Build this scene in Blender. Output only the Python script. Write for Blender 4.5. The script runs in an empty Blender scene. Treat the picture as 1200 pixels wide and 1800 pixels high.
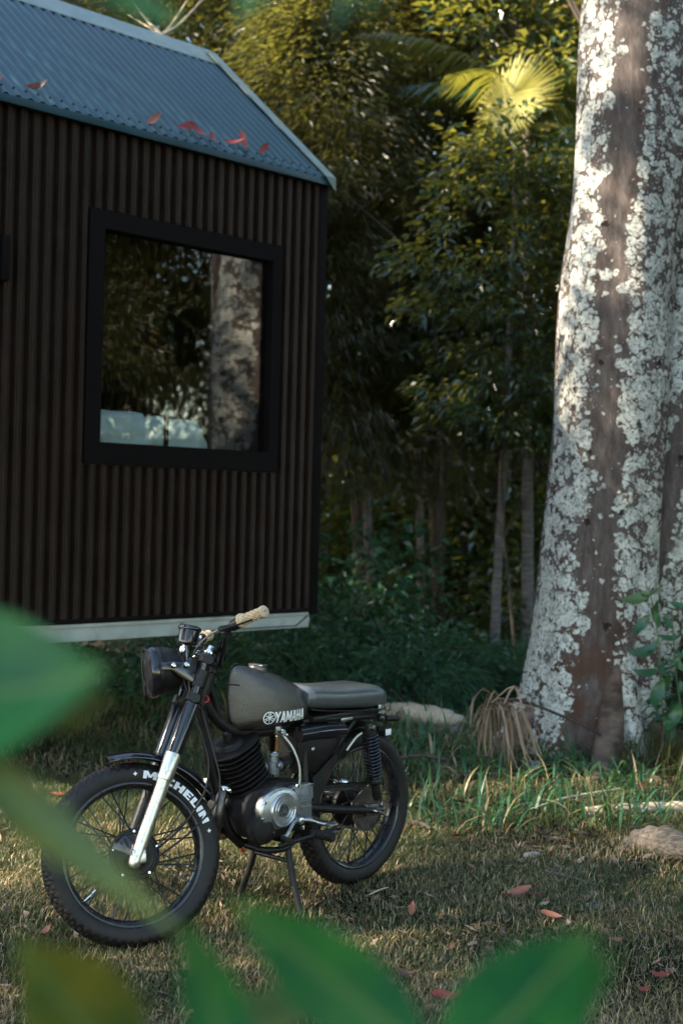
import bpy, bmesh, math, random
import numpy as np
from mathutils import Vector, Matrix, Quaternion
from mathutils.bvhtree import BVHTree
from math import pi, sin, cos, radians as R

scene = bpy.context.scene
COL = scene.collection

# ---------------------------------------------------------------- camera
CAM_H = 1.58
cam_d = bpy.data.cameras.new('camera'); cam = bpy.data.objects.new('camera', cam_d); COL.objects.link(cam)
cam_d.sensor_fit = 'AUTO'; cam_d.sensor_width = 36.0; cam_d.lens = 50.0
cam_d.clip_start = 0.05; cam_d.clip_end = 2000.0
PITCH, ROLL = R(0.8), R(1.0)
_f = Vector((0, cos(PITCH), -sin(PITCH))); _r = Vector((1, 0, 0)); _u = _r.cross(_f)
CR = (_r * cos(ROLL) + _u * sin(ROLL)); CU = CR.cross(_f); CF = _f
cam.matrix_world = Matrix(((CR.x, CU.x, -CF.x, 0), (CR.y, CU.y, -CF.y, 0), (CR.z, CU.z, -CF.z, CAM_H), (0, 0, 0, 1)))
cam_d.dof.use_dof = True; cam_d.dof.focus_distance = 5.15; cam_d.dof.aperture_fstop = 2.8
scene.camera = cam

# ---------------------------------------------------------------- sky, sun, exposure
SUN_TO = Vector((-0.90, -0.22, 0.58)).normalized()
world = bpy.data.worlds.new('World'); scene.world = world; world.use_nodes = True
wn = world.node_tree; bg = wn.nodes['Background']
sky = wn.nodes.new('ShaderNodeTexSky'); sky.sky_type = 'NISHITA'; sky.sun_disc = False
sky.sun_elevation = math.asin(SUN_TO.z); sky.sun_rotation = math.atan2(SUN_TO.x, SUN_TO.y)
sky.air_density = 1.0; sky.dust_density = 0.4; sky.ozone_density = 1.2
tint = wn.nodes.new('ShaderNodeMixRGB'); tint.blend_type = 'MULTIPLY'; tint.inputs[0].default_value = 1.0; tint.inputs[2].default_value = (1.0, .97, .87, 1)   # white balance
wn.links.new(sky.outputs[0], tint.inputs[1]); wn.links.new(tint.outputs[0], bg.inputs[0]); bg.inputs[1].default_value = 0.15
sun_d = bpy.data.lights.new('sun', 'SUN'); sun = bpy.data.objects.new('sun', sun_d); COL.objects.link(sun)
sun_d.energy = 4.8; sun_d.angle = R(0.53); sun_d.color = (1.0, 0.89, 0.72)
sun.rotation_euler = SUN_TO.to_track_quat('Z', 'Y').to_euler(); sun.location = (-20, -10, 30)
vs = scene.view_settings
vs.view_transform = 'Standard'; vs.look = 'None'; vs.gamma = 1.0; vs.use_curve_mapping = False; vs.exposure = 2.4
scene.render.engine = 'CYCLES'
cy = scene.cycles
cy.use_denoising = True; cy.max_bounces = 7; cy.diffuse_bounces = 3; cy.glossy_bounces = 3
cy.transmission_bounces = 4; cy.transparent_max_bounces = 8; cy.caustics_reflective = False; cy.caustics_refractive = False
cy.use_adaptive_sampling = True; cy.adaptive_threshold = 0.015; cy.sample_clamp_indirect = 4.0

rng = np.random.default_rng(7)
random.seed(7)

# ---------------------------------------------------------------- helpers
def tag(o, label=None, cat=None, group=None, kind=None):
    if label: o['label'] = label
    if cat: o['category'] = cat
    if group: o['group'] = group
    if kind: o['kind'] = kind
    return o

def link(o, parent=None):
    COL.objects.link(o)
    if parent is not None: o.parent = parent
    return o

def empty(name, loc=(0, 0, 0), rz=0.0, label=None, cat=None, group=None):
    o = bpy.data.objects.new(name, None); o.empty_display_size = 0.1
    o.location = loc; o.rotation_euler = (0, 0, rz)
    link(o); return tag(o, label, cat, group)

def np_mesh(name, V, Fq, mat=None, rnd=None, smooth=False):
    """V (n,3); Fq (m,k) same-size faces; rnd per-face attribute"""
    me = bpy.data.meshes.new(name)
    V = np.ascontiguousarray(V, dtype=np.float32); Fq = np.ascontiguousarray(Fq, dtype=np.int32)
    n, (m, k) = len(V), Fq.shape
    me.vertices.add(n); me.vertices.foreach_set('co', V.ravel())
    me.loops.add(m * k); me.loops.foreach_set('vertex_index', Fq.ravel())
    me.polygons.add(m)
    me.polygons.foreach_set('loop_start', np.arange(0, m * k, k, dtype=np.int32))
    me.polygons.foreach_set('use_smooth', np.full(m, bool(smooth)))
    me.update(calc_edges=True)
    if rnd is not None:
        at = me.attributes.new('rnd', 'FLOAT', 'FACE'); at.data.foreach_set('value', np.ascontiguousarray(rnd, dtype=np.float32))
    if mat: me.materials.append(mat)
    return me

class MB:
    """collects shapes into one mesh"""
    def __init__(s): s.v = []; s.f = []
    def add(s, vs_, fs_):
        b = len(s.v); s.v += [tuple(p) for p in vs_]; s.f += [tuple(i + b for i in f) for f in fs_]; return s
    def box(s, lo, hi, bev=0.0):
        x0, y0, z0 = lo; x1, y1, z1 = hi
        if bev <= 0:
            return s.add([(x0,y0,z0),(x1,y0,z0),(x1,y1,z0),(x0,y1,z0),(x0,y0,z1),(x1,y0,z1),(x1,y1,z1),(x0,y1,z1)],
                         [(3,2,1,0),(4,5,6,7),(0,1,5,4),(1,2,6,5),(2,3,7,6),(3,0,4,7)])
        bm = bmesh.new(); bmesh.ops.create_cube(bm, size=1.0)
        for v in bm.verts: v.co = Vector(((x0+x1)/2 + v.co.x*(x1-x0), (y0+y1)/2 + v.co.y*(y1-y0), (z0+z1)/2 + v.co.z*(z1-z0)))
        bmesh.ops.bevel(bm, geom=bm.edges[:], offset=bev, segments=2, affect='EDGES', profile=0.5)
        bm.verts.index_update()
        s.add([v.co[:] for v in bm.verts], [[v.index for v in f.verts] for f in bm.faces]); bm.free(); return s
    def tube(s, pts, rad, seg=10, caps=True, squash=None):
        pts = [Vector(p) for p in pts]; n = len(pts)
        rad = [rad]*n if not hasattr(rad, '__len__') else list(rad)
        b = len(s.v); t0 = (pts[1]-pts[0]).normalized()
        up = Vector((0,0,1)) if abs(t0.z) < .9 else Vector((0,1,0))
        u = (up - t0*up.dot(t0)).normalized()
        for i, p in enumerate(pts):
            t = ((pts[min(i+1,n-1)]-pts[max(i-1,0)])).normalized()
            u = (u - t*u.dot(t)).normalized(); w = t.cross(u)
            for k in range(seg):
                a = 2*pi*k/seg; s.v.append(tuple(p + u*(cos(a)*rad[i]*(squash or 1)) + w*(sin(a)*rad[i])))
        for i in range(n-1):
            for k in range(seg):
                a0 = b+i*seg+k; a1 = b+i*seg+(k+1)%seg
                s.f.append((a0, a1, a1+seg, a0+seg))
        if caps:
            s.f.append(tuple(b+k for k in range(seg))[::-1]); s.f.append(tuple(b+(n-1)*seg+k for k in range(seg)))
        return s
    def lathe(s, prof, origin=(0,0,0), axis=(0,0,1), seg=24, closed=False):
        """prof: list of (radius, height)"""
        ax = Vector(axis).normalized(); o = Vector(origin)
        u = ax.orthogonal().normalized(); w = ax.cross(u); b = len(s.v); n = len(prof)
        for r, h in prof:
            for k in range(seg):
                a = 2*pi*k/seg; s.v.append(tuple(o + ax*h + (u*cos(a)+w*sin(a))*max(r, 1e-5)))
        for i in range(n if closed else n-1):
            j = (i+1) % n
            for k in range(seg):
                k2 = (k+1) % seg
                s.f.append((b+i*seg+k, b+i*seg+k2, b+j*seg+k2, b+j*seg+k))
        return s
    def prism(s, poly, y0, y1):
        """poly in (x,z), extruded along y"""
        n = len(poly); b = len(s.v)
        s.v += [(x, y0, z) for x, z in poly] + [(x, y1, z) for x, z in poly]
        s.f.append(tuple(b+i for i in range(n))); s.f.append(tuple(b+n+i for i in range(n))[::-1])
        for i in range(n):
            j = (i+1) % n; s.f.append((b+j, b+i, b+n+i, b+n+j))
        return s
    def xf(s, M):
        s.v = [tuple(M @ Vector(p)) for p in s.v]; return s
    def mesh(s, name, mat=None, smooth=True, ang=38, bevel=0):
        me = bpy.data.meshes.new(name); me.from_pydata(s.v, [], s.f)
        bm = bmesh.new(); bm.from_mesh(me)
        if bevel:
            es = [e for e in bm.edges if len(e.link_faces) == 2 and e.calc_face_angle(0) > .6]
            bmesh.ops.bevel(bm, geom=es, offset=bevel, segments=2, affect='EDGES', profile=.5, clamp_overlap=True)
        bmesh.ops.recalc_face_normals(bm, faces=bm.faces[:])
        for f in bm.faces: f.smooth = smooth
        if smooth:
            lim = R(ang)
            for e in bm.edges:
                if len(e.link_faces) == 2 and e.calc_face_angle(0) > lim: e.smooth = False
        bm.to_mesh(me); bm.free()
        if mat: me.materials.append(mat)
        return me
    def build(s, name, mat, parent=None, smooth=True, ang=38, bevel=0, M=None):
        o = bpy.data.objects.new(name, s.mesh(name, mat, smooth, ang, bevel))
        if M is not None: o.matrix_local = M
        link(o, parent)
        if M is not None: o.matrix_local = M
        return o

def catmull(pts, n=8):
    P = [Vector(p) for p in pts]; P = [P[0]*2-P[1]] + P + [P[-1]*2-P[-2]]; out = []
    for i in range(1, len(P)-2):
        for k in range(n):
            t = k/n; a, b, c, d = P[i-1], P[i], P[i+1], P[i+2]
            out.append(0.5*((2*b)+(c-a)*t+(2*a-5*b+4*c-d)*t*t+(3*b-3*c+d-a)*t**3))
    out.append(P[-2]); return out

def copy_tree(o, parent=None):
    c = o.copy(); COL.objects.link(c); c.parent = parent
    for ch in list(o.children): copy_tree(ch, c)
    return c

def pix(px, py, Y):
    """a point at distance Y in front of the lens seen at photo position px, py (planning aid for setting things out)"""
    d = CF + CR*((px-600)/2500) - CU*((py-900)/2500)
    return Vector((0, 0, CAM_H)) + d*(Y/d.y)

# ---------------------------------------------------------------- materials
MATS = {}
def nodes_of(m):
    m.use_nodes = True; nt = m.node_tree; return nt, nt.nodes, nt.links, nt.nodes['Principled BSDF']

def pmat(name, c1, c2=None, scale=20.0, rough=0.5, rvar=0.12, metal=0.0, bump=0.0, bscale=None, spec=0.5, stretch=None, coat=0.0, detail=4.0, contrast=(0.35, 0.65), dust=None):
    m = bpy.data.materials.new(name); nt, N, L, b = nodes_of(m)
    tc = N.new('ShaderNodeTexCoord'); mp = N.new('ShaderNodeMapping'); L.new(tc.outputs['Object'], mp.inputs[0])
    if stretch: mp.inputs['Scale'].default_value = stretch
    no = N.new('ShaderNodeTexNoise'); no.inputs['Scale'].default_value = scale; no.inputs['Detail'].default_value = detail
    L.new(mp.outputs[0], no.inputs['Vector'])
    cr = N.new('ShaderNodeValToRGB'); cr.color_ramp.elements[0].position, cr.color_ramp.elements[1].position = contrast
    cr.color_ramp.elements[0].color = (*c1, 1); cr.color_ramp.elements[1].color = (*(c2 or c1), 1)
    L.new(no.outputs['Fac'], cr.inputs[0]); col = cr.outputs[0]
    if dust:
        n3 = N.new('ShaderNodeTexNoise'); n3.inputs['Scale'].default_value = dust[1]; n3.inputs['Detail'].default_value = 6
        L.new(tc.outputs['Object'], n3.inputs['Vector'])
        mr2 = N.new('ShaderNodeMapRange'); mr2.inputs[1].default_value = .52; mr2.inputs[2].default_value = .75
        mr2.inputs[3].default_value = 0; mr2.inputs[4].default_value = dust[2]; L.new(n3.outputs['Fac'], mr2.inputs[0])
        mx = N.new('ShaderNodeMixRGB'); mx.inputs[2].default_value = (*dust[0], 1)
        L.new(mr2.outputs[0], mx.inputs[0]); L.new(col, mx.inputs[1]); col = mx.outputs[0]
    L.new(col, b.inputs['Base Color'])
    mr = N.new('ShaderNodeMapRange'); mr.inputs[3].default_value = max(.03, rough-rvar); mr.inputs[4].default_value = min(1, rough+rvar)
    L.new(no.outputs['Fac'], mr.inputs[0]); L.new(mr.outputs[0], b.inputs['Roughness'])
    b.inputs['Metallic'].default_value = metal; b.inputs['Specular IOR Level'].default_value = spec
    if coat: b.inputs['Coat Weight'].default_value = coat; b.inputs['Coat Roughness'].default_value = .06
    if bump:
        n2 = N.new('ShaderNodeTexNoise'); n2.inputs['Scale'].default_value = bscale or scale*3; n2.inputs['Detail'].default_value = 3
        L.new(mp.outputs[0], n2.inputs['Vector'])
        bp = N.new('ShaderNodeBump'); bp.inputs['Strength'].default_value = bump; bp.inputs['Distance'].default_value = .01
        L.new(n2.outputs['Fac'], bp.inputs['Height']); L.new(bp.outputs[0], b.inputs['Normal'])
    MATS[name] = m; return m

def leafmat(name, ramp, rough=0.42, trans=0.35, tcol=(0.25, 0.30, 0.04), spec=0.5, noise=0.0):
    """ramp: list of (pos, rgb) picked by the per-leaf attribute rnd"""
    m = bpy.data.materials.new(name); nt, N, L, b = nodes_of(m)
    at = N.new('ShaderNodeAttribute'); at.attribute_name = 'rnd'
    oi = N.new('ShaderNodeObjectInfo')
    ad = N.new('ShaderNodeMath'); ad.operation = 'MULTIPLY_ADD'; ad.inputs[1].default_value = .12; L.new(oi.outputs['Random'], ad.inputs[0]); L.new(at.outputs['Fac'], ad.inputs[2])
    sb = N.new('ShaderNodeMath'); sb.operation = 'SUBTRACT'; sb.inputs[1].default_value = .06; L.new(ad.outputs[0], sb.inputs[0])
    cr = N.new('ShaderNodeValToRGB'); el = cr.color_ramp.elements
    while len(el) < len(ramp): el.new(.5)
    for e, (p_, c_) in zip(el, ramp): e.position = p_; e.color = (*c_, 1)
    L.new(sb.outputs[0], cr.inputs[0])
    L.new(cr.outputs[0], b.inputs['Base Color']); b.inputs['Roughness'].default_value = rough; b.inputs['Specular IOR Level'].default_value = spec
    tr = N.new('ShaderNodeBsdfTranslucent')
    mm = N.new('ShaderNodeMixRGB'); mm.blend_type = 'MIX'; mm.inputs[0].default_value = .75; mm.inputs[2].default_value = (*tcol, 1); L.new(cr.outputs[0], mm.inputs[1]); L.new(mm.outputs[0], tr.inputs[0])
    mx = N.new('ShaderNodeMixShader'); mx.inputs[0].default_value = trans
    L.new(b.outputs[0], mx.inputs[1]); L.new(tr.outputs[0], mx.inputs[2]); L.new(mx.outputs[0], N['Material Output'].inputs[0])
    MATS[name] = m; return m

pmat('gloss_black', (.006,.006,.009), (.010,.010,.014), 12, .16, .06, coat=.25, dust=((.05,.035,.027), 30, .2))
pmat('satin_black', (.006,.005,.0045), (.011,.009,.008), 30, .42, .12, bump=.08, spec=.35, dust=((.04,.027,.018), 22, .3))
pmat('frame_black', (.006,.005,.0045), (.011,.009,.008), 25, .5, .15, spec=.35, dust=((.045,.03,.02), 18, .35))
pmat('engine_black', (.006,.005,.0045), (.012,.009,.008), 60, .6, .12, bump=.15, spec=.3, dust=((.045,.03,.02), 25, .4))
pmat('chrome', (.62,.62,.62), (.72,.72,.71), 40, .13, .07, metal=1, dust=((.25,.2,.15), 40, .5))
pmat('alloy', (.46,.47,.47), (.60,.61,.60), 30, .36, .10, metal=1, bump=.05, bscale=300, dust=((.20,.16,.12), 20, .5))
pmat('slider_alloy', (.60,.57,.51), (.72,.69,.62), 16, .34, .08, metal=1, stretch=(6,6,1.2), dust=((.22,.17,.12), 60, .45))
pmat('cast_alloy', (.20,.21,.21), (.31,.32,.32), 70, .5, .12, metal=.85, bump=.12, bscale=400, dust=((.08,.06,.045), 20, .6))
pmat('dark_steel', (.10,.095,.09), (.18,.16,.14), 50, .38, .12, metal=.9, dust=((.12,.07,.04), 30, .5))
pmat('rim_black', (.010,.010,.012), (.018,.018,.022), 20, .22, .08, dust=((.08,.06,.045), 25, .3))
pmat('rubber', (.008,.0065,.006), (.014,.011,.010), 30, .58, .1, bump=.06, bscale=200, spec=.35, dust=((.035,.024,.018), 14, .45))
pmat('tank_leather', (.075,.069,.062), (.19,.172,.150), 300, .22, .06, bump=.32, bscale=280, spec=.5, metal=.9, contrast=(.40,.64))
pmat('seat_vinyl', (.050,.056,.057), (.064,.070,.070), 40, .32, .05, bump=.06, bscale=500, spec=.85)
pmat('grip_rubber', (.42,.31,.19), (.55,.42,.27), 60, .65, .08, dust=((.20,.13,.08), 40, .6))
pmat('white_print', (.80,.79,.76), (.86,.85,.82), 50, .5, .08, dust=((.5,.46,.4), 60, .3))
pmat('hose', (.55,.50,.40), (.66,.61,.50), 40, .35, .08)
pmat('lens_dark', (.012,.014,.018), (.02,.022,.026), 30, .06, .02, spec=.8)
pmat('fuel_amber', (.25,.10,.02), (.32,.14,.03), 30, .2, .05)
pmat('red_bit', (.35,.02,.02), (.45,.03,.03), 30, .4, .05)

pmat('cladding', (.0125,.006,.0037), (.017,.0085,.0053), 3, .42, .07, spec=.28, dust=((.035,.024,.017), 8, .35))
pmat('trim_black', (.0035,.002,.0018), (.005,.0032,.0028), 6, .7, .08, spec=.10)
pmat('roof_steel', (.012,.042,.056), (.018,.054,.070), 5, .36, .07, spec=.36, metal=.0, dust=((.05,.06,.055), 9, .35))
pmat('flashing', (.15,.19,.165), (.21,.25,.215), 7, .42, .08, spec=.4, dust=((.11,.10,.07), 10, .5))
pmat('beam_galv', (.34,.37,.34), (.46,.48,.44), 6, .5, .1, dust=((.22,.16,.10), 7, .6))
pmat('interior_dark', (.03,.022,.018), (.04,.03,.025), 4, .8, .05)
pmat('bedding', (.62,.70,.74), (.72,.79,.82), 8, .85, .05, bump=.3, bscale=30)
pmat('timber', (.10,.06,.035), (.15,.095,.055), 12, .7, .1, stretch=(1,8,8))

pmat('dead_wood', (.36,.27,.18), (.52,.42,.30), 14, .8, .08, bump=.5, bscale=40, stretch=(1,6,6))
pmat('grey_wood', (.055,.042,.032), (.17,.135,.10), 14, .85, .08, bump=.7, bscale=40, stretch=(1,6,6))
pmat('rock', (.18,.165,.15), (.34,.32,.29), 9, .85, .08, bump=.8, bscale=30)
pmat('twig_bark', (.026,.018,.012), (.065,.047,.033), 20, .85, .08, bump=.5, bscale=50)
pmat('palm_trunk', (.065,.056,.052), (.15,.13,.12), 6, .8, .08, bump=.5, bscale=10, stretch=(1,1,5), detail=6)
pmat('green_stem', (.06,.10,.03), (.10,.14,.05), 20, .55, .08)

leafmat('leaf_broad', [(0,(.010,.028,.018)),(.35,(.015,.046,.027)),(.7,(.028,.062,.026)),(.95,(.055,.070,.020)),(1,(.15,.10,.03))], .23, .36, (.36,.33,.035), .65)
leafmat('leaf_fine', [(0,(.012,.018,.007)),(.4,(.022,.031,.011)),(.8,(.042,.046,.015)),(1,(.12,.085,.035))], .36, .36, (.33,.31,.05))
leafmat('leaf_shrub', [(0,(.014,.052,.028)),(.45,(.024,.092,.048)),(.85,(.046,.115,.050)),(1,(.12,.11,.035))], .36, .25, (.12,.20,.04), .5)
leafmat('leaf_vine', [(0,(.022,.075,.028)),(.6,(.035,.11,.040)),(1,(.09,.13,.03))], .32, .22, (.14,.26,.04), .6)
leafmat('leaf_fore', [(0,(.010,.105,.050)),(.5,(.020,.125,.042)),(1,(.085,.090,.018))], .42, .28, (.08,.22,.04), .25)
leafmat('leaf_palm', [(0,(.36,.34,.10)),(.6,(.54,.50,.18)),(1,(.66,.61,.30))], .30, .35, (.62,.55,.10), .7)
leafmat('leaf_red', [(0,(.16,.014,.014)),(.35,(.22,.030,.020)),(.7,(.27,.095,.055)),(.9,(.14,.07,.04)),(1,(.055,.030,.022))], .55, .12, (.4,.06,.03))
leafmat('frond_dead', [(0,(.13,.075,.045)),(.5,(.26,.165,.10)),(1,(.38,.28,.19))], .7, .12, (.4,.22,.1))
leafmat('litter', [(0,(.06,.035,.022)),(.4,(.12,.07,.045)),(.75,(.22,.14,.09)),(.93,(.30,.23,.16)),(1,(.26,.05,.04))], .8, .05, (.3,.15,.08))
leafmat('grass_blade', [(0,(.022,.038,.012)),(.35,(.045,.066,.020)),(.58,(.080,.080,.026)),(.70,(.17,.118,.050)),(.88,(.30,.215,.105)),(1,(.46,.36,.21))], .5, .18, (.14,.18,.04), .4)
leafmat('grass_strap', [(0,(.018,.075,.036)),(.5,(.034,.12,.052)),(.80,(.065,.14,.048)),(.9,(.20,.15,.06)),(1,(.36,.27,.14))], .40, .28, (.16,.28,.05), .5)

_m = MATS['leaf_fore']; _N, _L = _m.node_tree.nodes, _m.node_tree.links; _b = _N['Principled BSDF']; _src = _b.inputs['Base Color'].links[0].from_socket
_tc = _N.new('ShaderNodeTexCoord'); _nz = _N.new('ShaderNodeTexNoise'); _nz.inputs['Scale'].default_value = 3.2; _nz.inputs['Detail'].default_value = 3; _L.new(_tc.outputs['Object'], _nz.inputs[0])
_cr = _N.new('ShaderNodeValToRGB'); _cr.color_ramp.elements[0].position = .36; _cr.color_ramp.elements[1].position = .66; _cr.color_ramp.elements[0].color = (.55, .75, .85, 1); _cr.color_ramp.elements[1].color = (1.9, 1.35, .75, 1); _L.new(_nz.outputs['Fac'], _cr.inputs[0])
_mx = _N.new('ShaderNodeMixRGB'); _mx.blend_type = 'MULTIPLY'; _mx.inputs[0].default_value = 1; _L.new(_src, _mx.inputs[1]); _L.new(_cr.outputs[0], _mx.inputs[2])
_sx = _N.new('ShaderNodeSeparateXYZ'); _L.new(_tc.outputs['Object'], _sx.inputs[0])
_ab = _N.new('ShaderNodeMath'); _ab.operation = 'ABSOLUTE'; _L.new(_sx.outputs[1], _ab.inputs[0])
_mr = _N.new('ShaderNodeMapRange'); _mr.inputs[1].default_value = .006; _mr.inputs[2].default_value = .016; _mr.inputs[3].default_value = .7; _mr.inputs[4].default_value = 0; _L.new(_ab.outputs[0], _mr.inputs[0])
_m2 = _N.new('ShaderNodeMixRGB'); _m2.inputs[2].default_value = (.13, .20, .07, 1); _L.new(_mr.outputs[0], _m2.inputs[0]); _L.new(_mx.outputs[0], _m2.inputs[1]); _L.new(_m2.outputs[0], _b.inputs['Base Color'])
# ================================================================ GROUND
def sstep(a, b, x):
    t = np.clip((x-a)/(b-a), 0, 1); return t*t*(3-2*t)
def gz(x, y):
    x = np.asarray(x, float); y = np.asarray(y, float)
    h = 0.012*np.sin(x*2.1+.6)*np.sin(y*1.7) + 0.008*np.sin(x*4.3+y*3.1)
    h = h*sstep(0, 1.0, np.hypot(x+.3, y-5.3)-.9)
    h = h + 0.05*np.exp(-((x-1.6)**2+(y-8.7)**2)/1.2)
    h = h + 6.0*sstep(15, 40, y) + 3.0*sstep(9, 30, np.abs(x)) * sstep(-40, 5, y)
    return h
def gzf(x, y): return float(gz(x, y))

def ground_mat():
    m = bpy.data.materials.new('soil'); nt, N, L, b = nodes_of(m)
    tc = N.new('ShaderNodeTexCoord')
    n1 = N.new('ShaderNodeTexNoise'); n1.inputs['Scale'].default_value = 1.3; n1.inputs['Detail'].default_value = 8; L.new(tc.outputs['Object'], n1.inputs[0])
    n2 = N.new('ShaderNodeTexNoise'); n2.inputs['Scale'].default_value = 45; n2.inputs['Detail'].default_value = 6; L.new(tc.outputs['Object'], n2.inputs[0])
    c1 = N.new('ShaderNodeValToRGB'); c1.color_ramp.elements[0].position = .35; c1.color_ramp.elements[1].position = .68
    c1.color_ramp.elements[0].color = (.010,.008,.005,1); c1.color_ramp.elements[1].color = (.040,.027,.016,1); L.new(n1.outputs['Fac'], c1.inputs[0])
    c2 = N.new('ShaderNodeValToRGB'); c2.color_ramp.elements[0].position = .3; c2.color_ramp.elements[1].position = .75
    c2.color_ramp.elements[0].color = (.35,.30,.25,1); c2.color_ramp.elements[1].color = (1.25,1.1,.95,1); L.new(n2.outputs['Fac'], c2.inputs[0])
    at = N.new('ShaderNodeAttribute'); at.attribute_name = 'turf'; tf = N.new('ShaderNodeMixRGB'); tf.inputs[2].default_value = (.115, .110, .045, 1); L.new(at.outputs['Fac'], tf.inputs[0]); L.new(c1.outputs[0], tf.inputs[1])
    mx = N.new('ShaderNodeMixRGB'); mx.blend_type = 'MULTIPLY'; mx.inputs[0].default_value = 1; L.new(tf.outputs[0], mx.inputs[1]); L.new(c2.outputs[0], mx.inputs[2])
    L.new(mx.outputs[0], b.inputs['Base Color']); b.inputs['Roughness'].default_value = .95; b.inputs['Specular IOR Level'].default_value = .15
    bp = N.new('ShaderNodeBump'); bp.inputs['Strength'].default_value = .7; bp.inputs['Distance'].default_value = .03; L.new(n2.outputs['Fac'], bp.inputs['Height']); L.new(bp.outputs[0], b.inputs['Normal'])
    return m
gx = np.concatenate([-np.geomspace(160, 4.2, 26), np.linspace(-4, 4, 81), np.geomspace(4.2, 160, 26)])
gy = np.concatenate([-np.geomspace(160, 1, 20), np.linspace(0, 14, 141), np.geomspace(14.3, 170, 40)])
GX, GY = np.meshgrid(gx, gy); GZ = gz(GX, GY) - 0.0
V = np.stack([GX.ravel(), GY.ravel(), GZ.ravel()], 1)
nx, ny = len(gx), len(gy); ii = (np.arange(ny-1)[:, None]*nx + np.arange(nx-1)[None]).ravel()
me = np_mesh('ground', V, np.stack([ii, ii+1, ii+nx+1, ii+nx], 1), ground_mat(), smooth=True)
at_ = me.attributes.new('turf', 'FLOAT', 'POINT'); at_.data.foreach_set('value', (sstep(2.6, 4.2, np.hypot(V[:, 0]*.55, V[:, 1]-5.5))*sstep(4.5, 2.5, V[:, 1])*sstep(30, 16, np.hypot(V[:, 0], V[:, 1]))).astype(np.float32))
tag(link(bpy.data.objects.new('ground', me)), 'patchy lawn and dark soil rising into the woods', kind='structure')

# ================================================================ CABIN ON A TRAILER
CY_ = math.atan2(0.7267, 0.6868)
cab = empty('trailer_cabin', (-0.188, 9.2, 0), 0, 'dark brown corrugated steel cabin on a pale trailer beam with a gable roof', 'cabin')
cab.rotation_euler = (0, 0.0122, CY_)
ZB, ZW, ZE = 0.706, 0.819, 3.601
U0, U1, W0, W1 = -1.86, -0.383, 1.694, 3.101
RWD, RH = 1.177, 1.021
LEN = 3.25
def rib_profile(x0, x1, pitch=.082, dep=.034):
    """(x, out) polyline of a folded steel sheet"""
    pat = [(0, 0), (.030, 0), (.037, dep), (.050, dep), (.0525, dep-.004), (.0575, dep-.004), (.060, dep), (.074, dep)]
    pts = []; k = math.floor((x0+LEN)/pitch)-1
    while -LEN + k*pitch < x1:
        for a, o in pat:
            x = -LEN + k*pitch + a
            if x0 < x < x1: pts.append((x, o))
        k += 1
    def at(x):
        t = (x+LEN) % pitch
        pp = pat + [(pitch, 0)]
        for (a, o), (a2, o2) in zip(pp, pp[1:]):
            if a <= t <= a2: return o + (o2-o)*(t-a)/(a2-a)
        return 0
    return [(x0, at(x0))] + pts + [(x1, at(x1))]
def sheet(x0, x1, z0, z1, name='wall_sheet', topf=None, place=None):
    prof = rib_profile(x0, x1); mb = MB(); n = len(prof); th = .004
    top = topf or (lambda x: z1)
    P = place or (lambda x, o, z: (x, -o, z))
    v = [P(x, o, z0) for x, o in prof] + [P(x, o, top(x)) for x, o in prof] + [P(x, o-th, z0) for x, o in prof] + [P(x, o-th, top(x)) for x, o in prof]
    f = []
    for i in range(n-1):
        f += [(i, i+1, n+i+1, n+i), (2*n+i+1, 2*n+i, 3*n+i, 3*n+i+1), (i+1, i, 2*n+i, 2*n+i+1), (n+i, n+i+1, 3*n+i+1, 3*n+i)]
    mb.add(v, f)
    return mb.build(name, MATS['cladding'], cab, smooth=False)
FR = .008
sheet(-LEN, U0-FR, ZW, ZE); sheet(U0-FR+.002, U1+FR-.002, W1+FR, ZE); sheet(U0-FR+.002, U1+FR-.002, ZW, W0-FR); sheet(U1+FR, -.062, ZW, ZE)
def part(name, mat, lo, hi, parent=cab, bev=.003):
    return MB().box(lo, hi, bev).build(name, MATS[mat], parent)
part('corner_trim', 'trim_black', (-.062, -.040, ZW-.03), (.012, .045, ZE+.01))
part('corner_trim', 'trim_black', (-LEN-.012, -.040, ZW-.03), (-LEN+.06, .045, ZE+.01))
part('base_trim', 'trim_black', (-LEN+.061, -.044, ZW-.012), (-.063, .03, ZW+.014))
# shell behind the sheets (walls, floor, ceiling) leaves the window open
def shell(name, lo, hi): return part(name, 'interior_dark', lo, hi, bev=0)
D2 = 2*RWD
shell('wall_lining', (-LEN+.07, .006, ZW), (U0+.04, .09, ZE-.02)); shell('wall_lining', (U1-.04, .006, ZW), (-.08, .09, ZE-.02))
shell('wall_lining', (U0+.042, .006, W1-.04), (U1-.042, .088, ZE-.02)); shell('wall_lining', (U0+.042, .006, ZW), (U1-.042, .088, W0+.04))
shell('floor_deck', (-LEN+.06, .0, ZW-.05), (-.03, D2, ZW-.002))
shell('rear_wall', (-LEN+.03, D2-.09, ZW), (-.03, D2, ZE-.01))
shell('ceiling', (-LEN+.03, .01, ZE-.018), (-.03, D2-.01, ZE+.02))
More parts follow.
